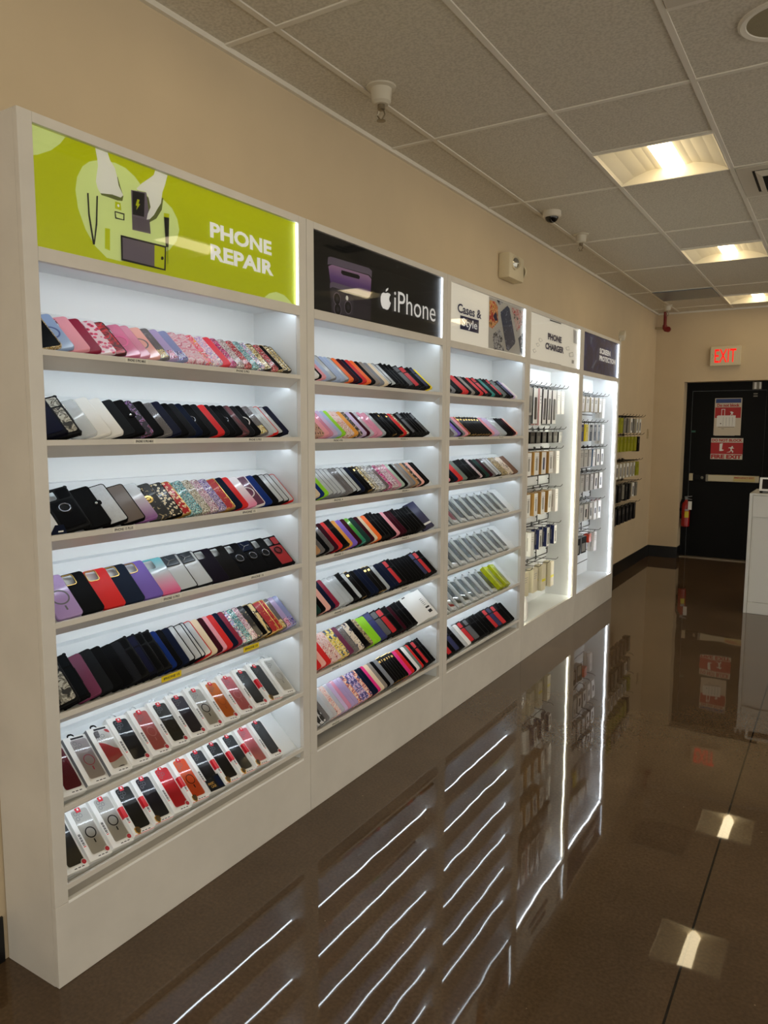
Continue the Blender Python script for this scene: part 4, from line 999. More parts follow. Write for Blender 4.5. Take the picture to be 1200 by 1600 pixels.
# ---- boxed cases
def pack_mesh(key):
    if 'box '+key in PARTS: return PARTS['box '+key]
    d = PKG[key]; W, L, T = d.get('size', (0.084, 0.184, 0.023)); out = []
    def P(name, mb, m=None, lab=None, smooth=None):
        if not mb.mats: mb.mats = [m]; mb.m = [0]*len(mb.f)
        out.append((name, mb.mesh(name, smooth), lab))
    grey = d.get('side')
    mb = MB(); mb.mat(d.get('body', card_white)); mb.cbox((0, 0, 0), (W, L, T), 0.0008)
    if grey: mb.mat(grey); mb.box((-0.0004, 0.001, 0.001), (0.0002, L-0.001, T-0.001))
    P('box', mb)
    # hanging tab
    hk = MB(); hw = 0.034; hc = W/2+d.get('tabx', 0.0)
    o = [(hc-hw/2, L-0.001), (hc+hw/2, L-0.001), (hc+hw/2-0.006, L+0.014), (hc+hw/2-0.012, L+0.018), (hc-hw/2+0.012, L+0.018), (hc-hw/2+0.006, L+0.014)]
    i_ = [(hc-hw*0.30, L+0.004), (hc+hw*0.30, L+0.004), (hc+hw*0.24, L+0.009), (hc+hw*0.12, L+0.012), (hc-hw*0.12, L+0.012), (hc-hw*0.24, L+0.009)]
    P('hang_tab', band_mb(o, i_, T*0.5, T*0.5+0.0008), d.get('tab', clr))
    ix, iw, iy, ih = d.get('inset', (0.018, W-0.026, 0.018, L-0.032))
    ct = cutout('square', iw, ih)
    cs = MB(); cs.prism(rrect(iw, ih, 0.008, 3, ix, iy), 2, T-0.0002, T+0.0012)
    P('boxed_case', cs, d['mat'], d.get('caselab'))
    z = T+0.0013
    if d.get('ring'):
        rg_ = annulus(ix+iw*0.52, iy+ih*0.45, 0.0190, d.get('ri', 0.0158), z, z+0.0005)
        rg_.box((ix+iw*0.52-0.002, iy+ih*0.45-0.036, z), (ix+iw*0.52+0.002, iy+ih*0.45-0.023, z+0.0005)); P('magnetic_ring', rg_, d['ring'])
    cam_ = MB()
    for (cx_, cy_) in ((0.012, 0.012), (0.012, 0.030), (0.026, 0.021)):
        cam_.add(*_ann(ix+cx_, iy+ih-cy_, 0.0068, 0.0052, z)); 
    P('lens_print', cam_, d.get('cam', solid('lens print grey', (120, 122, 128), 0.3)))
    fm = MB(); fm.add([(ix-0.002, iy-0.002, z+0.0007), (ix+iw+0.002, iy-0.002, z+0.0007), (ix+iw+0.002, iy+ih+0.002, z+0.0007), (ix-0.002, iy+ih+0.002, z+0.0007)], [(0, 1, 2, 3)])
    P('window_film', fm, film)
    if d.get('sticker', 1):
        s = MB(); s.mat(MATS['sticker red']); s.prism(rrect(0.017, 0.016, 0.002, 2, W*0.42, L-0.024), 2, T, T+0.0024)
        s.mat(card_white); s.prism(rrect(0.006, 0.007, 0.002, 2, W*0.42+0.0055, L-0.0175), 2, T+0.0024, T+0.0026); P('red_sticker', s)
    if d.get('band'):
        s = MB(); s.box((-0.0006, L*0.38, 0.0006), (0.015, L*0.60, T+0.0005)); P('red_band', s, MATS['band red'])
    if d.get('barcode', 1):
        s = MB(); s.mat(ink)
        for q in range(9): s.box((0.0035, L*0.30+q*0.0045, T), (0.0115, L*0.30+q*0.0045+0.0022+0.001*(q % 2), T+0.0003))
        s.mat(MATS['sticker red']); s.box((0.0035, L*0.27, T), (0.0115, L*0.285, T+0.0003)); P('barcode', s)
    bd = d.get('badge')
    if bd == 'red':
        s = MB(); s.mat(card_white); s.lathe([(0.0105, T), (0.0105, T+0.0016), (0.0005, T+0.0017)], 20, Matrix.Translation((W-0.012, 0.018, 0)), cap=False)
        s.mat(MATS['badge red']); s.lathe([(0.0075, T+0.0016), (0.0075, T+0.0021), (0.0005, T+0.0022)], 18, Matrix.Translation((W-0.012, 0.018, 0)), cap=False)
        P('round_badge', s)
    if bd == 'gold':
        sh = [(0, 0.013), (0.010, 0.009), (0.011, -0.004), (0.005, -0.012), (0, -0.015), (-0.005, -0.012), (-0.011, -0.004), (-0.010, 0.009)]
        s = MB(); s.mat(gold); s.prism([(0.020+p[0], 0.016+p[1]) for p in sh], 2, T, T+0.0018)
        s.mat(MATS['badge dark']); s.prism([(0.020+p[0]*0.72, 0.016+p[1]*0.72) for p in sh], 2, T+0.0018, T+0.0022); P('gold_shield_badge', s)
    if d.get('foot'):
        s = MB().box((0.001, 0.0015, T), (W-0.001, 0.003, T+0.0004)); P('red_foot_line', s, MATS['band red'])
    c = MB()
    if d.get('maker'):
        text(c, 'ROCK', (W*0.30, L-0.011, W*0.82, L-0.003), lambda p, q: (p, q, T+0.0004), 0.03) if False else c.box((W*0.30, L-0.011, T), (W*0.86, L-0.0045, T+0.0003))
    for q in range(3): c.box((W*0.40+q*0.013, 0.006, T), (W*0.40+q*0.013+0.009, 0.0085, T+0.0003))
    P('small_print', c, ink)
    if d.get('magic'):
        s = MB(); s.mat(black_plastic); s.prism([(0.006, 0.004), (W+0.001, 0.004), (W+0.001, 0.060), (W*0.55, 0.060), (W*0.50, 0.050), (0.006, 0.050)], 2, T+0.002, T+0.0028)
        s.mat(gold); s.mi = s.mats.index(gold)
        text(s, 'MAGIC', (0.012, 0.028, 0.042, 0.038), lambda p, q: (p, q, T+0.0031), 0.03); text(s, 'CASE', (0.018, 0.015, 0.045, 0.025), lambda p, q: (p, q, T+0.0031), 0.03)
        s.mat(LOOK['n']['mat']); s.prism(rrect(0.026, 0.044, 0.004, 2, W-0.030, 0.010), 2, T+0.0028, T+0.0034)
        P('black_label', s)
    PARTS['box '+key] = out; return out
def _ann(cx, cy, ro, ri, z, n=14):
    v = []; f = []
    for k in range(n):
        t = 2*math.pi*k/n; v += [(cx+ro*math.cos(t), cy+ro*math.sin(t), z+0.0003), (cx+ri*math.cos(t), cy+ri*math.sin(t), z+0.0003)]
    for k in range(n): a, b = 2*k, 2*((k+1) % n); f.append((a, b, b+1, a+1))
    return v, f
solid('sticker red', (214, 34, 52), 0.4); solid('band red', (206, 16, 34), 0.35); solid('badge red', (170, 24, 44), 0.3); solid('badge dark', (70, 52, 20), 0.3)
sideg = solid('box side grey', (112, 114, 118), 0.4); clearback = solid('clear case on grey', (196, 194, 188), 0.25)
PKG = {}
def KP(key, lab, mat_, **k): PKG[key] = dict(lab=lab, mat=mat_, **k)
sm = lambda n, c: solid('boxed '+n, c, 0.28, spec=0.25)
KP('mar', 'maroon case with grey side', sm('maroon', (112, 18, 40)), side=sideg, tab=black_plastic, sticker=0, barcode=0, maker=1, size=(0.084, 0.172, 0.028))
KP('pkr', 'clear case with pink ring', sm('grey clear', (176, 168, 170)), side=sideg, tab=black_plastic, sticker=0, barcode=0, maker=1, ring=solid('ring rose', (190, 40, 84), 0.3), ri=0.0168, size=(0.084, 0.172, 0.028))
KP('tri', 'red and grey triangle pattern case', mottle('triangles', [(0, (110, 104, 108)), (0.4, (222, 220, 218)), (0.6, (196, 70, 76))], 14, 0.25, 0, 0), side=sideg, tab=black_plastic, sticker=0, barcode=0, maker=1, size=(0.084, 0.172, 0.028))
KP('nvy', 'navy-black case', sm('navy', (22, 28, 38)), badge='red')
KP('pnk', 'salmon pink case', sm('salmon', (204, 110, 108)), badge='red', ring=solid('ring salmon', (224, 150, 146), 0.3))
KP('olv', 'dark olive case', sm('olive', (46, 46, 40)), badge='red', ring=solid('ring olive', (30, 30, 27), 0.3))
KP('dpu', 'dark purple case', sm('dark purple', (48, 42, 56)), badge='red')
KP('clb', 'clear case with black ring', clearback, badge='red', ring=black_plastic, ri=0.0155)
KP('org', 'orange case', sm('orange', (226, 128, 50)), badge='red', ring=solid('ring orange', (206, 106, 34), 0.3))
KP('ros', 'rose pink case', sm('rose', (218, 124, 134)), badge='red', ring=solid('ring rosy', (232, 156, 164), 0.3))
KP('chr', 'charcoal case', sm('charcoal', (50, 52, 56)), badge='red')
KP('cband', 'charcoal case and red side band', sm('charcoal2', (52, 56, 60)), badge='gold', band=1, foot=1)
KP('wht', 'white outline drawing', sm('white', (226, 226, 222)), sticker=0, barcode=0, ring=solid('ring outline', (170, 170, 168), 0.4), ri=0.018)
KP('edge', 'black case behind the left post', sm('edge black', (24, 24, 26)), badge='red')
KP('kband', 'black case and red side band', sm('black', (24, 26, 26)), badge='gold', band=1, foot=1)
KP('nband', 'midnight case and red side band', sm('midnight', (30, 28, 40)), badge='gold', band=1, foot=1)
KP('red', 'bright red case', sm('red', (220, 36, 52)), badge='red')
KP('oring', 'orange case with black ring and red band', sm('vivid orange', (232, 96, 36)), badge='gold', band=1, foot=1, ring=black_plastic, ri=0.0165)
KP('magic', 'black case and black corner label', sm('slate', (44, 48, 54)), magic=1)
KP('rflo', 'red rose pattern case', mottle('boxed rose', [(0, (60, 20, 24)), (0.46, (150, 24, 40)), (0.55, (214, 52, 66)), (0.63, (80, 70, 66))], 30, 0.3), badge='gold', band=1, foot=1)
thin = dict(size=(0.080, 0.178, 0.016), sticker=0, barcode=0, inset=(0.008, 0.064, 0.022, 0.146), tab=black_plastic, body=solid('blister card', (206, 210, 210), 0.3))
KP('tg', 'grey clear case', clear('blister grey', (96, 106, 108), 1.0, 0.25), **thin)
KP('tr', 'red clear case', solid('blister red', (186, 40, 54), 0.25), **thin)
KP('rw', 'red and white printed card', mottle('red white card', [(0, (200, 24, 36)), (0.52, (232, 232, 228))], 14, 0.3, 0, 0), **thin)
KP('lime', 'lime yellow shell', solid('boxed lime', (196, 206, 10), 0.25), size=(0.085, 0.180, 0.030), body=solid('lime tray', (190, 200, 8), 0.25, alpha=0.85), sticker=0, barcode=0, inset=(0.034, 0.044, 0.022, 0.130))
def packs(i, r, keys, y0, pitch, ang=-8.0, lean=3.0):
    z = SZ[i][r]; keys = keys.split(); labs = [PKG[k]['lab'] for k in keys]
    for j, k in enumerate(keys):
        st = j
        while st > 0 and keys[st-1] == keys[j]: st -= 1
        same = [q for q in range(len(keys)) if labs[q] == labs[j]]
        lab = 'boxed '+labs[j] if len(same) == 1 else '%s boxed %s from the left' % (ORD[same.index(j)], labs[j])
        lab = lab + ', %s %s shelf' % (SHELF[r], SIGN[i])
        W = PKG[k].get('size', (0.083, 0.178, 0.023))[0]
        M = frame_at(y0+j*pitch, z, math.radians(ang), math.radians(lean), W)
        place(pack_mesh(k), 'boxed_phone_case', M, uniq(lab), 'boxed phone case', 'boxed cases on the %s shelf of the %s unit' % (SHELF[r], SIGN[i]))
packs(0, 5, 'mar pkr tri nvy pnk olv dpu clb org ros chr cband wht', 1.250, 0.0835)
packs(0, 6, 'edge clb clb kband nband red oring magic kband cband rflo chr', 1.180+0.07, 0.0835)
packs(2, 3, 'tg tr tg tg tg tg tg tg tg', 3.68, 0.108)
packs(2, 4, 'tg tg tg tg tg tg tg tg tg', 3.68, 0.110)
packs(2, 5, 'rw rw tg tg tg tg tg tg lime lime', 3.68, 0.098)
# a tall navy pack and white card packs closing two rows of the second unit
def slab(name, W, L, T, m, extra, y, z, a, label, cat, group=None, lean=3):
    parts = []
    mb = MB().cbox((0, 0, 0), (W, L, T), 0.0008); mb.mats = [m]; mb.m = [0]*len(mb.f); parts.append(('box', mb.mesh('box'), None))
    for nm, mb in extra: parts.append((nm, mb.mesh(nm), None))
    place(parts, name, frame_at(y, z, math.radians(a), math.radians(lean), W), uniq(label), cat, group)
e = MB().mat(card_white); 
text(e, 'screen protector', (0.020, -0.020, 0.140, -0.008), lambda p, q: (-q+0.004-0.004, p+0.020, 0.0164), 0.02) if False else e.box((0.006, 0.045, 0.016), (0.012, 0.150, 0.0164))
e.box((0.002, 0.024, 0.016), (0.074, 0.036, 0.0163))
slab('accessory_box', 0.076, 0.185, 0.016, solid('box navy', (34, 34, 72), 0.4), [('print', e)], 3.45, SZ[1][3], 26, 'tall navy box with white print, right end of fourth black-sign shelf', 'box')
for q, (yy, an) in enumerate(((3.385, 30), (3.422, 30))):
    e = MB().mat(ink); e.box((0.008, 0.02, 0.012), (0.012, 0.15, 0.0123)); e.box((0.03, 0.166, 0.012), (0.05, 0.172, 0.0124))
    slab('boxed_screen_protector', 0.090, 0.178, 0.012, card_white, [('print', e)], yy, SZ[1][5], an, ['first white box left of the big white card, sixth black-sign shelf', 'second white box left of the big white card, sixth black-sign shelf'][q], 'box', 'white boxes on the sixth black-sign shelf')
e = MB().mat(ink); e.box((0.012, 0.060, 0.012), (0.084, 0.070, 0.0123)); e.box((0.018, 0.146, 0.012), (0.050, 0.151, 0.0123)); e.box((0.018, 0.134, 0.012), (0.044, 0.137, 0.0123))
for q in range(5): e.box((0.03, 0.082+q*0.010, 0.012), (0.075, 0.0845+q*0.010, 0.0122))
e.box((0.05, 0.03, 0.012), (0.082, 0.048, 0.0122)); e.box((0.012, 0.02, 0.012), (0.024, 0.034, 0.0122))
h = annulus(0.048, 0.170, 0.010, 0.006, 0.012, 0.0124, 14); h.mats = [ink]; h.m = [0]*len(h.f)
slab('boxed_screen_protector', 0.096, 0.180, 0.012, card_white, [('print', e), ('hanger_hole', h)], 3.475, SZ[1][5], 30, 'big white card with black bar, right end of sixth black-sign shelf', 'box', 'white boxes on the sixth black-sign shelf')
slab('accessory_box', 0.074, 0.172, 0.010, card_white, [], 1.230, SZ[0][2], 0.5, 'thin white box behind the navy card, left end of third green-sign shelf', 'box')
m = MB(); m.mat(LOOK['n']['mat']); m.prism([(1.2495, 1.3305), (1.302, 1.3305), (1.292, 1.356), (1.266, 1.357)], 0, 0.2435, 0.2455)
m.mat(card_white); m.box((0.2455, 1.274, 1.336), (0.2458, 1.290, 1.340))
tag(m.build('price_card'), uniq('small dark navy card standing at the left end of the third green-sign shelf'), 'card')
# ------------------------------------------------------------------ hanging goods
wire = black_metal
def hook_mesh(L):
    k = 'hook%.3f' % L
    if k in PARTS: return PARTS[k]
    m = MB(); m.tube([(0, 0, 0), (L*0.9, 0, 0.004), (L*0.96, 0, 0.012), (L, 0, 0.024)], 0.0024, 6)
    b = MB().box((-0.004, -0.012, -0.014), (0.0, 0.012, 0.016))
    PARTS[k] = [('rod', m.mesh('rod'), None), ('bracket', b.mesh('bracket'), None)]
    for p in PARTS[k]: p[1].materials.append(wire)
    return PARTS[k]
def xf(x, y, z, yawd=0, tilt=0): return Matrix.Translation((x, y, z)) @ Matrix.Rotation(math.radians(yawd), 4, 'Z') @ Matrix.Rotation(math.radians(tilt), 4, 'Y')
HP = {}
def hp_mesh(key):
    """a hanging pack: x is its depth (front faces +x), y its width, top at z = 0"""
    if 'pack '+key in PARTS: return PARTS['pack '+key]
    d = HP[key]; W, L, T = d['size']; out = []
    def P(n, mb, lab=None): out.append((n, mb.mesh(n), lab))
    m = MB(); m.mat(d['side']); m.cbox((0, -W/2, -L-0.012), (T, W/2, -0.012), 0.0008); P('box', m)
    m = MB(); m.mat(d['front']); m.box((T-0.0002, -W/2+0.0015, -L-0.010), (T+0.0008, W/2-0.0015, -0.014)); P('front_print', m)
    h = annulus(0, 0, 0.009, 0.004, 0, 0.001, 12); h.mats = [d.get('tab', clr)]; h.m = [0]*len(h.f)
    M = Matrix(((0, 0, 1, T*0.5), (1, 0, 0, 0), (0, 1, 0, -0.004), (0, 0, 0, 1)))
    h.v = [tuple(M @ Vector(v)) for v in h.v]; P('hang_tab', h)
    w = d.get('win')
    if w:
        m = MB(); m.mat(w[4]); m.prism(rrect(w[2]*W, w[3]*L, 0.006, 2, (-0.5+w[0])*W, -L-0.012+w[1]*L), 0, T+0.0006, T+0.0016); P('product_window', m)
    if d.get('text'):
        m = MB(); m.mat(d['text'])
        for q in range(3): m.box((T+0.0008, -W*0.3, -L*(0.22+0.09*q)-0.012), (T+0.0013, W*(0.3-0.08*q), -L*(0.22+0.09*q)-0.008))
        m.box((0.003, -W/2-0.0006, -L*0.85), (0.008, -W/2, -L*0.3)); P('print', m)
    PARTS['pack '+key] = out; return out
def HK(key, lab, size, side, front, **k): HP[key] = dict(lab=lab, size=size, side=side, front=front, **k)
goldc = solid('gold card', (190, 150, 84), 0.35, 0.3); navc = solid('navy card', (26, 38, 92), 0.35); greyc = solid('grey card', (150, 148, 142), 0.4)
yelc = solid('yellow card', (206, 186, 16), 0.4); ylgc = solid('yellow green card', (150, 152, 20), 0.4); bluec = solid('teal blue card', (14, 88, 130), 0.4); cream = solid('cream card', (226, 218, 190), 0.4); pinkc = solid('pink card', (206, 160, 156), 0.4)
HK('wk', 'white black-window pack', (0.085, 0.17, 0.03), card_white, card_white, win=(0.25, 0.2, 0.5, 0.55, ink), text=ink)
HK('kw', 'dark clear pack', (0.075, 0.26, 0.022), solid('dark blister', (66, 66, 66), 0.3), card_white, win=(0.2, 0.12, 0.6, 0.62, solid('product charcoal', (52, 50, 50), 0.35)))
HK('cg', 'grey cable blister pack', (0.085, 0.20, 0.030), solid('blister mid grey', (120, 116, 112), 0.25), solid('blister front', (176, 174, 170), 0.25), win=(0.2, 0.1, 0.6, 0.6, solid('product grey', (70, 68, 68), 0.4)))
HK('pk', 'slim pink-sided pack', (0.05, 0.27, 0.028), pinkc, card_white, text=ink)
HK('pch', 'small black pouch', (0.085, 0.085, 0.022), black_plastic, solid('pouch front', (30, 30, 32), 0.3), win=(0.2, 0.15, 0.6, 0.5, solid('pouch print', (96, 96, 92), 0.4)))
HK('pcy', 'small black and yellow pouch', (0.085, 0.095, 0.022), black_plastic, solid('pouch olive', (110, 100, 24), 0.3), text=card_white)
HK('gb', 'gold-sided white charger box', (0.085, 0.17, 0.040), goldc, card_white, win=(0.32, 0.2, 0.36, 0.55, greyc), text=gry)
HK('gn', 'gold-sided navy charger box', (0.085, 0.17, 0.040), goldc, card_white, win=(0.3, 0.2, 0.36, 0.55, navc))
HK('wb', 'plain white slim box', (0.07, 0.18, 0.030), card_white, card_white, text=gry)
HK('nb', 'navy-sided cable box', (0.060, 0.15, 0.030), navc, card_white, win=(0.4, 0.1, 0.3, 0.6, ink), text=gry)
HK('cr', 'cream box', (0.10, 0.18, 0.055), cream, cream, text=gry)
HK('yw', 'cream yellow-banded box', (0.075, 0.20, 0.030), cream, cream, win=(0.02, 0.36, 0.96, 0.10, solid('band yellow', (236, 226, 10), 0.4)))
HK('gw', 'beige glass protector pack', (0.090, 0.13, 0.035), solid('beige card', (168, 156, 128), 0.4), card_white, text=ink)
HK('yb', 'yellow and blue pack', (0.075, 0.15, 0.025), yelc, navc, text=yelc)
HK('yl', 'yellow protector pack', (0.075, 0.15, 0.025), yelc, yelc, text=ink)
HK('bk', 'black-fronted white pack', (0.085, 0.15, 0.025), card_white, black_plastic, text=card_white)
HK('gr', 'grey printed protector box', (0.090, 0.15, 0.055), greyc, solid('grey front', (190, 188, 182), 0.4), text=ink)
HK('bl', 'blue-sided protector box', (0.085, 0.155, 0.045), bluec, card_white, text=ink)
HK('wo', 'white protector box with dark oval', (0.090, 0.15, 0.045), greyc, card_white, win=(0.3, 0.2, 0.4, 0.5, ink))
HK('rd', 'orange-red pack', (0.09, 0.075, 0.05), solid('orange red card', (206, 64, 28), 0.4), solid('orange red front', (220, 80, 30), 0.4))
HK('hd', 'grey and black headphone box', (0.12, 0.15, 0.06), solid('grey box', (140, 142, 146), 0.4), black_plastic, win=(0.1, 0.1, 0.7, 0.5, greyc))
HK('rg', 'white pack with black ring', (0.085, 0.17, 0.020), card_white, card_white, win=(0.25, 0.35, 0.5, 0.3, ink), tab=solid('tab magenta', (196, 30, 90), 0.4))
HK('yg', 'yellow-green pack', (0.095, 0.15, 0.035), ylgc, ylgc, text=ink)
HK('gk', 'grey and black pack', (0.085, 0.15, 0.030), solid('dark card', (70, 68, 62), 0.4), solid('grey front2', (132, 130, 122), 0.4), text=ink)
HK('wm', 'white cable pack', (0.075, 0.15, 0.030), solid('dim white card', (190, 182, 160), 0.4), card_white, win=(0.3, 0.15, 0.4, 0.6, ink))
HK('bb', 'black printed pack', (0.085, 0.17, 0.030), black_plastic, solid('black front', (24, 26, 34), 0.35), text=greyc)
HK('bs', 'black star pack', (0.07, 0.16, 0.030), black_plastic, black_plastic, text=greyc)
ROWN = ['top', 'second', 'third', 'fourth', 'fifth', 'sixth']
def hang(bay, r, z, x0, items, y0, y1, place_, hookL=None, jit=2.0):
    keys = items.split(); n = len(keys); L = hookL or (0.2-x0)
    labs = [HP[k]['lab'] for k in keys]
    for j, k in enumerate(keys):
        y = y0+(y1-y0)*(j+0.5)/n; d = HP[k]
        hy = y
        hk = place(hook_mesh(L), 'peg_hook', xf(x0+0.0045, hy, z), uniq('black wire peg hook holding the %s item from left, %s row, %s' % (ORD[j], ROWN[r], bay)), 'peg hook', 'wire hooks in the %s' % bay)
        T = d['size'][2]; nn = 2 if (L > 0.15 and T < 0.045) else 1
        same = [q for q in range(n) if labs[q] == labs[j]]
        for q in range(nn):
            xx = x0+L*0.80-T-(T+0.006)*q - 0.004
            M = xf(xx, hy, z-0.005+0.003*0, R.uniform(-jit, jit)*2, R.uniform(0, 2))
            base = labs[j] if len(same) == 1 else '%s %s' % (ORD[same.index(j)], labs[j])
            lab = '%s%s, %s hook row, %s' % (base, '' if q == 0 else ', behind the front one', ROWN[r], bay)
            place(hp_mesh(k), 'hanging_pack', M, uniq(lab), 'hanging pack', 'packs hanging on the %s hook row of the %s' % (ROWN[r], bay))
    return
A4, B4 = OP[3]; A5, B5 = OP[4]; X0 = 0.0175
ch = 'charger bay'; sp = 'screen bay'
hang(ch, 0, 1.945, X0, 'wk wk cg kw pk kw kw kw wb wb', A4+0.02, B4-0.06, 0)
hang(ch, 1, 1.625, X0, 'pch pcy pch pch pch pch pch pch', A4+0.02, B4-0.08, 0)
hang(ch, 2, 1.475, X0, 'gn gb gb gn gb wb', A4+0.04, B4-0.12, 0)
hang(ch, 3, 1.170, X0, 'gn gb gb gb gb wb', A4+0.04, B4-0.12, 0)
hang(ch, 4, 0.880, X0, 'wb nb nb nb', A4+0.30, B4-0.12, 0)
hang(ch, 5, 0.590, X0, 'cr cr yw yw', A4+0.18, B4-0.16, 0)
hang(sp, 0, 1.930, X0, 'wk gw gw gw gw gw gw wb', A5+0.02, B5-0.05, 0)
hang(sp, 1, 1.690, X0, 'yb yl yb yl bk bk bk wb', A5+0.02, B5-0.06, 0)
hang(sp, 2, 1.465, X0, 'yb gr gr gr gr bl wo wo', A5+0.02, B5-0.06, 0)
hang(sp, 3, 1.245, X0, 'gr gr gr gr gr wo wo', A5+0.02, B5-0.07, 0)
hang(sp, 4, 0.980, X0, 'gr gr gr wo wo rg rg', A5+0.02, B5-0.07, 0)
hang(sp, 5, 0.690, X0, 'hd hd hd rd wb', A5+0.05, B5-0.16, 0)
# black gridded rails behind the sparse rows of the charger bay
def rail(z, y0, y1, label, h=0.075):
    m = MB()
    m.tube([(0.030, y0, z), (0.030, y1, z)], 0.004, 6); m.tube([(0.030, y0, z-h), (0.030, y1, z-h)], 0.004, 6)
    for k in range(5):
        y = y0+(y1-y0)*k/4; m.tube([(0.030, y, z), (0.030, y, z-h)], 0.004, 6); m.tube([(0.0175, y, z-h*0.5), (0.030, y, z-h*0.5)], 0.004, 6)
    o = m.build('wire_rail', wire); tag(o, uniq(label), 'wire rail', 'black wire rails in the hanging bays')
rail(1.26, A4+0.03, B4-0.02, 'black wire rail above the fourth hook row, charger bay'); rail(0.965, A4+0.03, B4-0.02, 'black wire rail above the fifth hook row, charger bay')
rail(0.675, A4+0.03, B4-0.02, 'black wire rail above the sixth hook row, charger bay'); rail(1.06, A5+0.03, B5-0.02, 'black wire rail above the fifth hook row, screen bay')
rail(0.78, A5+0.03, B5-0.02, 'black wire rail above the sixth hook row, screen bay')
# white appliance box on the floor of the charger bay
t = empty('white_helmet_box', 'white rounded package standing on the floor of the charger bay', 'package', (0.14, A4+0.14, 0.2505))
m = MB(); m.smooth = True; m.lathe([(0.075, 0), (0.085, 0.02), (0.083, 0.11), (0.066, 0.165), (0.034, 0.19), (0.001, 0.195)], 24); m.build('shell', card_white, t)
MB().tube([(0.03, -0.074, 0.03), (0.05, -0.066, 0.10), (0.06, -0.035, 0.16)], 0.004, 6).build('cord', greyc, t)
t.name = 'domed_package'
# hooks and packs on the bare wall past the display units
wl = 'end wall hooks'
def bar(z, label):
    m = MB(); m.tube([(0.02, 7.36, z), (0.02, 8.46, z)], 0.004, 6)
    for y in (7.40, 7.9, 8.42): m.box((0.0005, y-0.008, z-0.012), (0.02, y+0.008, z+0.012))
    tag(m.build('wire_rail', wire), uniq(label), 'wire rail', 'wire rails on the wall past the display units')
W_ = [(1.760, 'yg yg gk gk wm gk wm wm'), (1.570, 'yg yg yg yg yg yg bs'), (1.300, 'wm wm wm wm wm wm yg'), (1.080, 'bb bb gk bb bb wm gk'), (0.850, 'bb bb bb bb bb bb')]
for r, (z, it) in enumerate(W_):
    bar(z, 'black wire rail of the %s row on the wall past the white display units' % ROWN[r])
    hang('wall past units', r, z, 0.024, it, 7.42, 8.46-0.02*r, 0, hookL=0.215)

# ------------------------------------------------------------------ things on the walls
# twin-head emergency light
t = empty('emergency_light', 'beige twin-lamp emergency light on the wall above the cases sign', 'emergency light', (0.0, 5.03, 2.745))
eb = solid('beige plastic', (214, 202, 172), 0.4)
m = MB().cbox((0.0005, -0.145, -0.085), (0.085, 0.125, 0.085), 0.016); m.build('housing', eb, t, smooth=True)
def lamp_head(y, z, M):
    h = MB(); h.smooth = True; h.lathe([(0.045, 0), (0.048, 0.022), (0.040, 0.026), (0.034, 0.014), (0.001, 0.010)], 24, M, cap=False); o = h.build('lamp_head', eb, t)
    l = MB(); l.smooth = True; l.lathe([(0.033, 0.018), (0.016, 0.026), (0.001, 0.029)], 20, M, cap=False); l.build('reflector_lens', solid('lamp chrome', (170, 170, 164), 0.12, 0.8), o)
lamp_head(0, 0, Matrix.Translation((0.080, -0.055, 0.022)) @ Matrix.Rotation(math.radians(90), 4, 'Y') @ Matrix.Rotation(math.radians(20), 4, 'X'))
lamp_head(0, 0, Matrix.Translation((0.050, 0.120, -0.005)) @ Matrix.Rotation(math.radians(-78), 4, 'X'))
# light switch
t = MB().cbox((0.0005, 9.60, 1.515), (0.007, 9.68, 1.635), 0.002).build('light_switch', solid('switch almond', (176, 158, 122), 0.4)); tag(t, 'almond light switch plate on the left wall near the far corner', 'light switch')
MB().cbox((0.007, 9.628, 1.55), (0.011, 9.652, 1.60), 0.001).build('rocker', MATS['switch almond'], t)
# small white camera on the end of the last unit
t = empty('security_camera', 'small white box camera clamped on the end of the last display unit', 'security camera', (0.245, 7.213, 2.446))
m = MB(); m.tube([(0, 0, 0.0), (0, 0.006, 0.022), (0.004, 0.02, 0.035)], 0.006, 8); m.cbox((-0.014, -0.014, 0.0), (0.014, 0.012, 0.006), 0.001); m.build('bracket', MATS['camera white'], t)
Mc = Matrix.Translation((0.005, 0.05, 0.055)) @ Matrix.Rotation(math.radians(28), 4, 'X') @ Matrix.Rotation(math.radians(8), 4, 'Z')
MB().cbox((-0.028, -0.045, -0.028), (0.028, 0.075, 0.028), 0.006, Mc).build('body', MATS['camera white'], t, smooth=True)
MB().lathe([(0.018, 0), (0.018, 0.004), (0.001, 0.004)], 16, Mc @ Matrix.Translation((0, 0.075, 0)) @ Matrix.Rotation(math.radians(-90), 4, 'X'), cap=False).build('lens', MATS['dome black'], t)
# red pipe
rp = solid('red pipe paint', (120, 18, 16), 0.35)
t = empty('sprinkler_pipe', 'dark red sprinkler pipe dropping from the ceiling in the far corner', 'pipe', (0.118, 9.80, CH))
MB().tube([(0, 0, 0), (0, 0, -0.185)], 0.019, 12).build('pipe', rp, t, smooth=True)
m = MB(); m.smooth = True; m.tube([(0, 0, -0.16), (0, 0, -0.2), (0.01, 0, -0.215), (0.035, 0, -0.22), (0.055, 0, -0.215)], 0.027, 12); m.lathe([(0.034, -0.012), (0.034, 0.012)], 14, Matrix.Translation((0.04, -0.01, -0.215)) @ Matrix.Rotation(math.radians(90), 4, 'X')); m.build('elbow', rp, t)
MB().tube([(-0.116, 0.03, -0.19), (0.0, 0.02, -0.195)], 0.014, 8).build('side_pipe', solid('pipe beige', (176, 160, 128), 0.5), t, smooth=True)

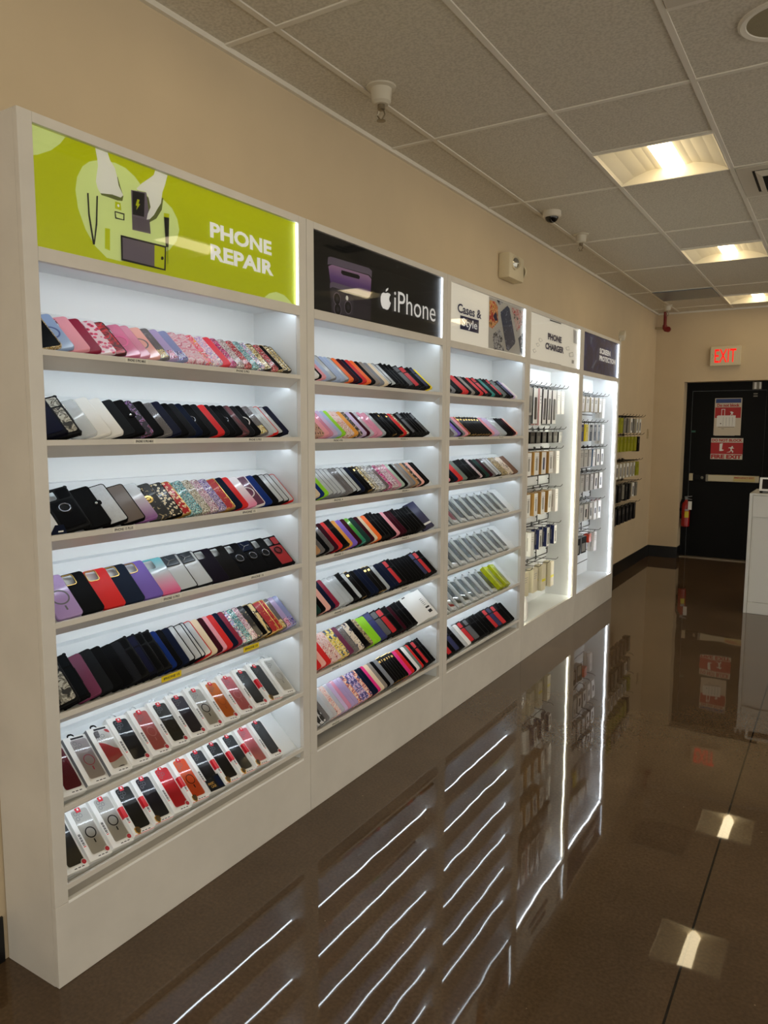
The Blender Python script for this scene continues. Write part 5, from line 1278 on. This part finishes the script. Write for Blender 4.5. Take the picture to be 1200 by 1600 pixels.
# exit sign
t = empty('exit_sign', 'white exit sign with glowing red letters over the black door', 'exit sign', (0.815, YB, 2.51))
MB().cbox((-0.168, -0.058, -0.115), (0.168, -0.0005, 0.115), 0.006).build('housing', eb, t)
m = MB(); text(m, 'EXIT', (-0.118, -0.078, 0.118, 0.080), lambda p, q: (p, -0.0588, q), 0.005); m.build('lettering', emit('exit red', (255, 6, 4), 0.40), t)
m = MB()
for s_ in (-1,): m.prism([(s_*0.135, 0.0), (s_*0.150, 0.028), (s_*0.141, 0.028), (s_*0.128, 0.0), (s_*0.141, -0.028), (s_*0.150, -0.028)], 1, -0.0586, -0.058)
m.build('chevron', solid('chevron faint', (186, 172, 140), 0.5), t)

# ---- fire door
dk = solid('door black', (5, 5, 5), 0.5, spec=0.15); fr_ = solid('door frame black', (3, 3, 3), 0.5, spec=0.15)
m = MB(); fy = RY-0.03
m.box((RX0, fy, 0), (0.420, RY+0.04, RZ)); m.box((1.262, fy, 0), (RX1, RY+0.04, RZ)); m.box((0.420, fy, 2.112), (1.262, RY+0.04, RZ))
struct('trim_2', m, fr_, 'black steel frame of the fire exit')
d1 = MB().cbox((0.424, RY-0.005, 0.012), (1.258, RY+0.035, 2.108), 0.002); d1 = struct('door_1', d1, dk, 'black steel fire exit door with push bar')
m = MB(); m.box((0.421, RY-0.004, 0.012), (0.4235, RY-0.001, 2.110)); m.box((1.2585, RY-0.004, 0.012), (1.261, RY-0.001, 2.110)); m.box((0.421, RY-0.004, 2.1085), (1.261, RY-0.001, 2.1115))
m.build('edge_gasket', solid('gasket grey', (120, 124, 126), 0.4), d1)
m = MB(); m.box((0.355, RY-0.1, 0.0005), (1.40, RY+0.05, 0.012)); struct('trim_3', m, solid('threshold metal', (128, 116, 96), 0.4, 0.5), 'metal threshold under the fire exit door')
# push bar
m = MB(); al = solid('push bar cream', (190, 180, 150), 0.35, 0.2)
m.cbox((0.41+0.02, RY-0.055, 0.985), (0.455+0.02, RY-0.0055, 1.075), 0.004); m.build('latch_case', al, d1)
MB().cbox((0.476, RY-0.040, 0.992), (0.664, RY-0.0055, 1.066), 0.004).build('bar_base', black_plastic, d1)
pb = MB().cbox((0.640, RY-0.075, 0.985), (1.235, RY-0.0055, 1.068), 0.006).build('push_bar', al, d1)
MB().cbox((0.632, RY-0.080, 0.982), (0.660, RY-0.0055, 1.072), 0.004).build('bar_end', solid('bar grey', (120, 116, 104), 0.35, 0.4), pb)
m = MB().mat(solid('bar sticker', (196, 178, 110), 0.4)); m.box((0.95, RY-0.0765, 0.995), (1.19, RY-0.0752, 1.056)); m.mat(MATS['badge red']); text(m, 'EMERGENCY EXIT', (0.958, 1.030, 1.18, 1.050), lambda p, q: (p, RY-0.0768, q), 0.03)
m.build('bar_label', None, pb)
MB().lathe([(0.018, 0), (0.016, 0.008), (0.001, 0.009)], 16, Matrix.Translation((0.585, RY-0.040, 1.026)) @ Matrix.Rotation(math.radians(90), 4, 'X'), cap=False).build('lock_cylinder', MATS['bar grey'], d1)
# closer / alarm contact at the top
m = MB(); m.cbox((1.105, RY-0.075, 2.115), (1.205, fy-0.0005, 2.205), 0.003); m = m.build('alarm_box', MATS['bar grey'], d1)
m = MB().mat(card_white); m.box((1.125, RY-0.0765, 2.12), (1.150, RY-0.0752, 2.20)); m.box((1.180, RY-0.0765, 2.12), (1.200, RY-0.0752, 2.20)); m.build('alarm_label', None, d1)
m = MB(); m.box((1.115, RY-0.012, 2.060), (1.160, RY-0.0055, 2.072)); m.box((1.115, RY-0.012, 2.03), (1.160, RY-0.0055, 2.045)); m.build('contact', MATS['bar grey'], d1)
MB().box((0.428, RY-0.0075, 1.595), (0.475, RY-0.0052, 1.618)).build('green_label', solid('label green', (36, 92, 78), 0.4), d1)
# poster
py = RY-0.0062
def rect(m, mat_, x0, z0, x1, z1, y): m.mat(mat_); m.box((x0, y, z0), (x1, y+0.0005, z1))
t = empty('safety_poster', 'red and white safety poster with papers, upper of two on the door', 'poster', (0, 0, 0))
m = MB(); rect(m, solid('poster paper', (206, 196, 180), 0.5), 0.686, 1.560, 0.994, 2.018, py-0.0006); m.build('sheet', None, t)
m = MB(); rect(m, solid('poster blue', (38, 66, 130), 0.5), 0.696, 1.960, 0.984, 2.010, py-0.0012); rect(m, solid('poster red', (176, 24, 30), 0.5), 0.692, 1.775, 0.986, 1.905, py-0.0012)
m.mat(MATS['poster red']); text(m, 'Do not block', (0.712, 1.912, 0.968, 1.950), lambda p, q: (p, py-0.0014, q), 0.04)
m.mat(card_white); m.box((0.765, py-0.0018, 1.79), (0.772, py-0.0013, 1.885)); m.box((0.772, py-0.0018, 1.878), (0.80, py-0.0013, 1.885)); m.box((0.80, py-0.0018, 1.79), (0.807, py-0.0013, 1.885)); m.prism([(0.865, 1.80), (0.878, 1.83), (0.862, 1.85), (0.885, 1.855), (0.905, 1.84), (0.893, 1.825), (0.905, 1.80), (0.887, 1.82)], 1, py-0.0018, py-0.0013)
m.build('poster_print', None, t)
m = MB(); rect(m, card_white, 0.716, 1.665, 0.800, 1.800, py-0.0030); rect(m, card_white, 0.728, 1.640, 0.930, 1.806, py-0.0036)
rect(m, MATS['poster paper'], 0.700, 1.556, 0.930, 1.668, py-0.0044); m.mat(ink)
for q in range(4): m.box((0.79+q*0.035, py-0.0040, 1.675), (0.792+q*0.035, py-0.0037, 1.785))
m.box((0.735, py-0.0048, 1.660), (0.92, py-0.0045, 1.664)); m.box((0.775, py-0.0048, 1.640), (0.805, py-0.0045, 1.644)); m.box((0.757, py-0.0040, 1.70), (0.77, py-0.0037, 1.712))
m.build('taped_papers', None, t)
t = empty('fire_exit_sign', 'red and white do not block fire exit sign on the black door', 'sign', (0, 0, 0))
m = MB(); rect(m, solid('sign paper', (206, 198, 186), 0.5), 0.664, 1.262, 1.030, 1.526, py-0.0006); m.build('sheet', None, t)
m = MB(); rect(m, MATS['poster red'], 0.664, 1.328, 1.030, 1.470, py-0.0012)
m.mat(MATS['poster red']); text(m, 'DO NOT BLOCK', (0.674, 1.482, 1.020, 1.516), lambda p, q: (p, py-0.0014, q), 0.04); text(m, 'FIRE EXIT', (0.672, 1.270, 1.020, 1.320), lambda p, q: (p, py-0.0014, q), 0.05)
m.mat(card_white); m.prism([(0.765, 1.365), (0.765, 1.455), (0.800, 1.462), (0.793, 1.385), (0.815, 1.380), (0.812, 1.372), (0.790, 1.365)], 1, py-0.0019, py-0.0014)
m.prism([(0.845, 1.350), (0.885, 1.360), (0.895, 1.385), (0.885, 1.402), (0.870, 1.400), (0.868, 1.408), (0.900, 1.415), (0.905, 1.428), (0.918, 1.428), (0.916, 1.412), (0.935, 1.400), (0.905, 1.395), (0.908, 1.378), (0.925, 1.365), (0.922, 1.345), (0.912, 1.345), (0.912, 1.360), (0.897, 1.368), (0.885, 1.350)], 1, py-0.0019, py-0.0014)
m.build('sign_print', None, t)
# extinguisher
t = empty('fire_extinguisher', 'red fire extinguisher hung in the recess left of the black door', 'fire extinguisher', (0.425, 10.03, 0.40))
er = solid('extinguisher red', (150, 12, 12), 0.25)
m = MB(); m.smooth = True; m.lathe([(0.040, 0), (0.050, 0.008), (0.050, 0.27), (0.042, 0.30), (0.020, 0.325), (0.016, 0.345)], 22); m.build('cylinder', er, t)
m = MB(); m.cbox((-0.014, -0.014, 0.345), (0.014, 0.014, 0.372), 0.003); m.prism([(-0.02, 0.372), (0.065, 0.385), (0.07, 0.395), (-0.02, 0.384)], 1, -0.008, 0.008); m.prism([(0.0, 0.352), (0.065, 0.345), (0.07, 0.352), (0.01, 0.362)], 1, -0.008, 0.008); m.build('valve_handle', solid('valve metal', (130, 130, 126), 0.3, 0.8), t)
m = MB(); m.smooth = True; m.tube([(-0.014, 0, 0.36), (-0.045, -0.01, 0.35), (-0.060, -0.015, 0.30), (-0.060, -0.015, 0.16), (-0.056, -0.015, 0.10)], 0.009, 8); m.build('hose', black_plastic, t)
m = MB()
for zz, hh, mt in ((0.12, 0.08, yelc), (0.205, 0.022, greyc)):
    m.mat(mt); n = 8; v = []
    for k in range(n+1):
        a = math.radians(-75+60*k/n+(-0)); v += [(0.0506*math.cos(a-0.35), 0.0506*math.sin(a-0.35), zz), (0.0506*math.cos(a-0.35), 0.0506*math.sin(a-0.35), zz+hh)]
    m.add(v, [(2*k, 2*k+2, 2*k+3, 2*k+1) for k in range(n)])
m.build('label', None, t)
MB().box((0.034, -0.062, 0.225), (0.078, -0.0605, 0.33)).build('inspection_tag', card_white, t)
MB().box((-0.0695, -0.03, 0.20), (-0.045, 0.03, 0.24)).build('wall_bracket', fr_, t)

# ---- counter with tablet, right edge
t = empty('sales_counter', 'white laminate counter cut off by the right edge of the view', 'counter', (1.415, 7.23, 0))
cw = solid('counter white', (206, 206, 202), 0.4)
MB().cbox((0, 0, 0.001), (0.026, 0.6, 1.074), 0.002).build('side_panel', cw, t)
MB().cbox((0.028, 0.004, 0.868), (1.25, 0.022, 1.056), 0.002).build('apron_drawer', cw, t)
MB().cbox((0.028, 0.020, 0.105), (1.25, 0.038, 0.866), 0.002).build('front_panel', cw, t)
MB().cbox((0.028, 0.008, 0.001), (1.25, 0.024, 0.103), 0.002).build('kick_board', cw, t)
MB().cbox((0.028, 0.004, 1.058), (1.25, 0.6, 1.074), 0.002).build('countertop', cw, t)
t = empty('tablet', 'white tablet with dark screen leaning on a stand on the counter', 'tablet', (1.60, 7.36, 1.0745))
Mt = Matrix.Rotation(math.radians(-14), 4, 'X')
MB().cbox((-0.125, 0, 0.016), (0.125, 0.012, 0.138), 0.004, Mt).build('frame', card_white, t)
MB().box((-0.103, -0.0006, 0.034), (0.105, 0.0, 0.122), Mt).build('screen', solid('tablet screen', (16, 16, 22), 0.1), t)
MB().cbox((-0.095, -0.055, 0.0), (0.12, 0.06, 0.016), 0.003).build('stand', solid('stand grey', (88, 88, 88), 0.35), t)
for k_, p_ in ((0, 'card_reader'),):
    o = MB().cbox((1.485, 7.300, 1.0745), (1.51, 7.34, 1.092), 0.003).build('card_reader', black_plastic); tag(o, 'small black box beside the tablet stand on the counter', 'card reader')
for o in list(bpy.data.objects):
    pass
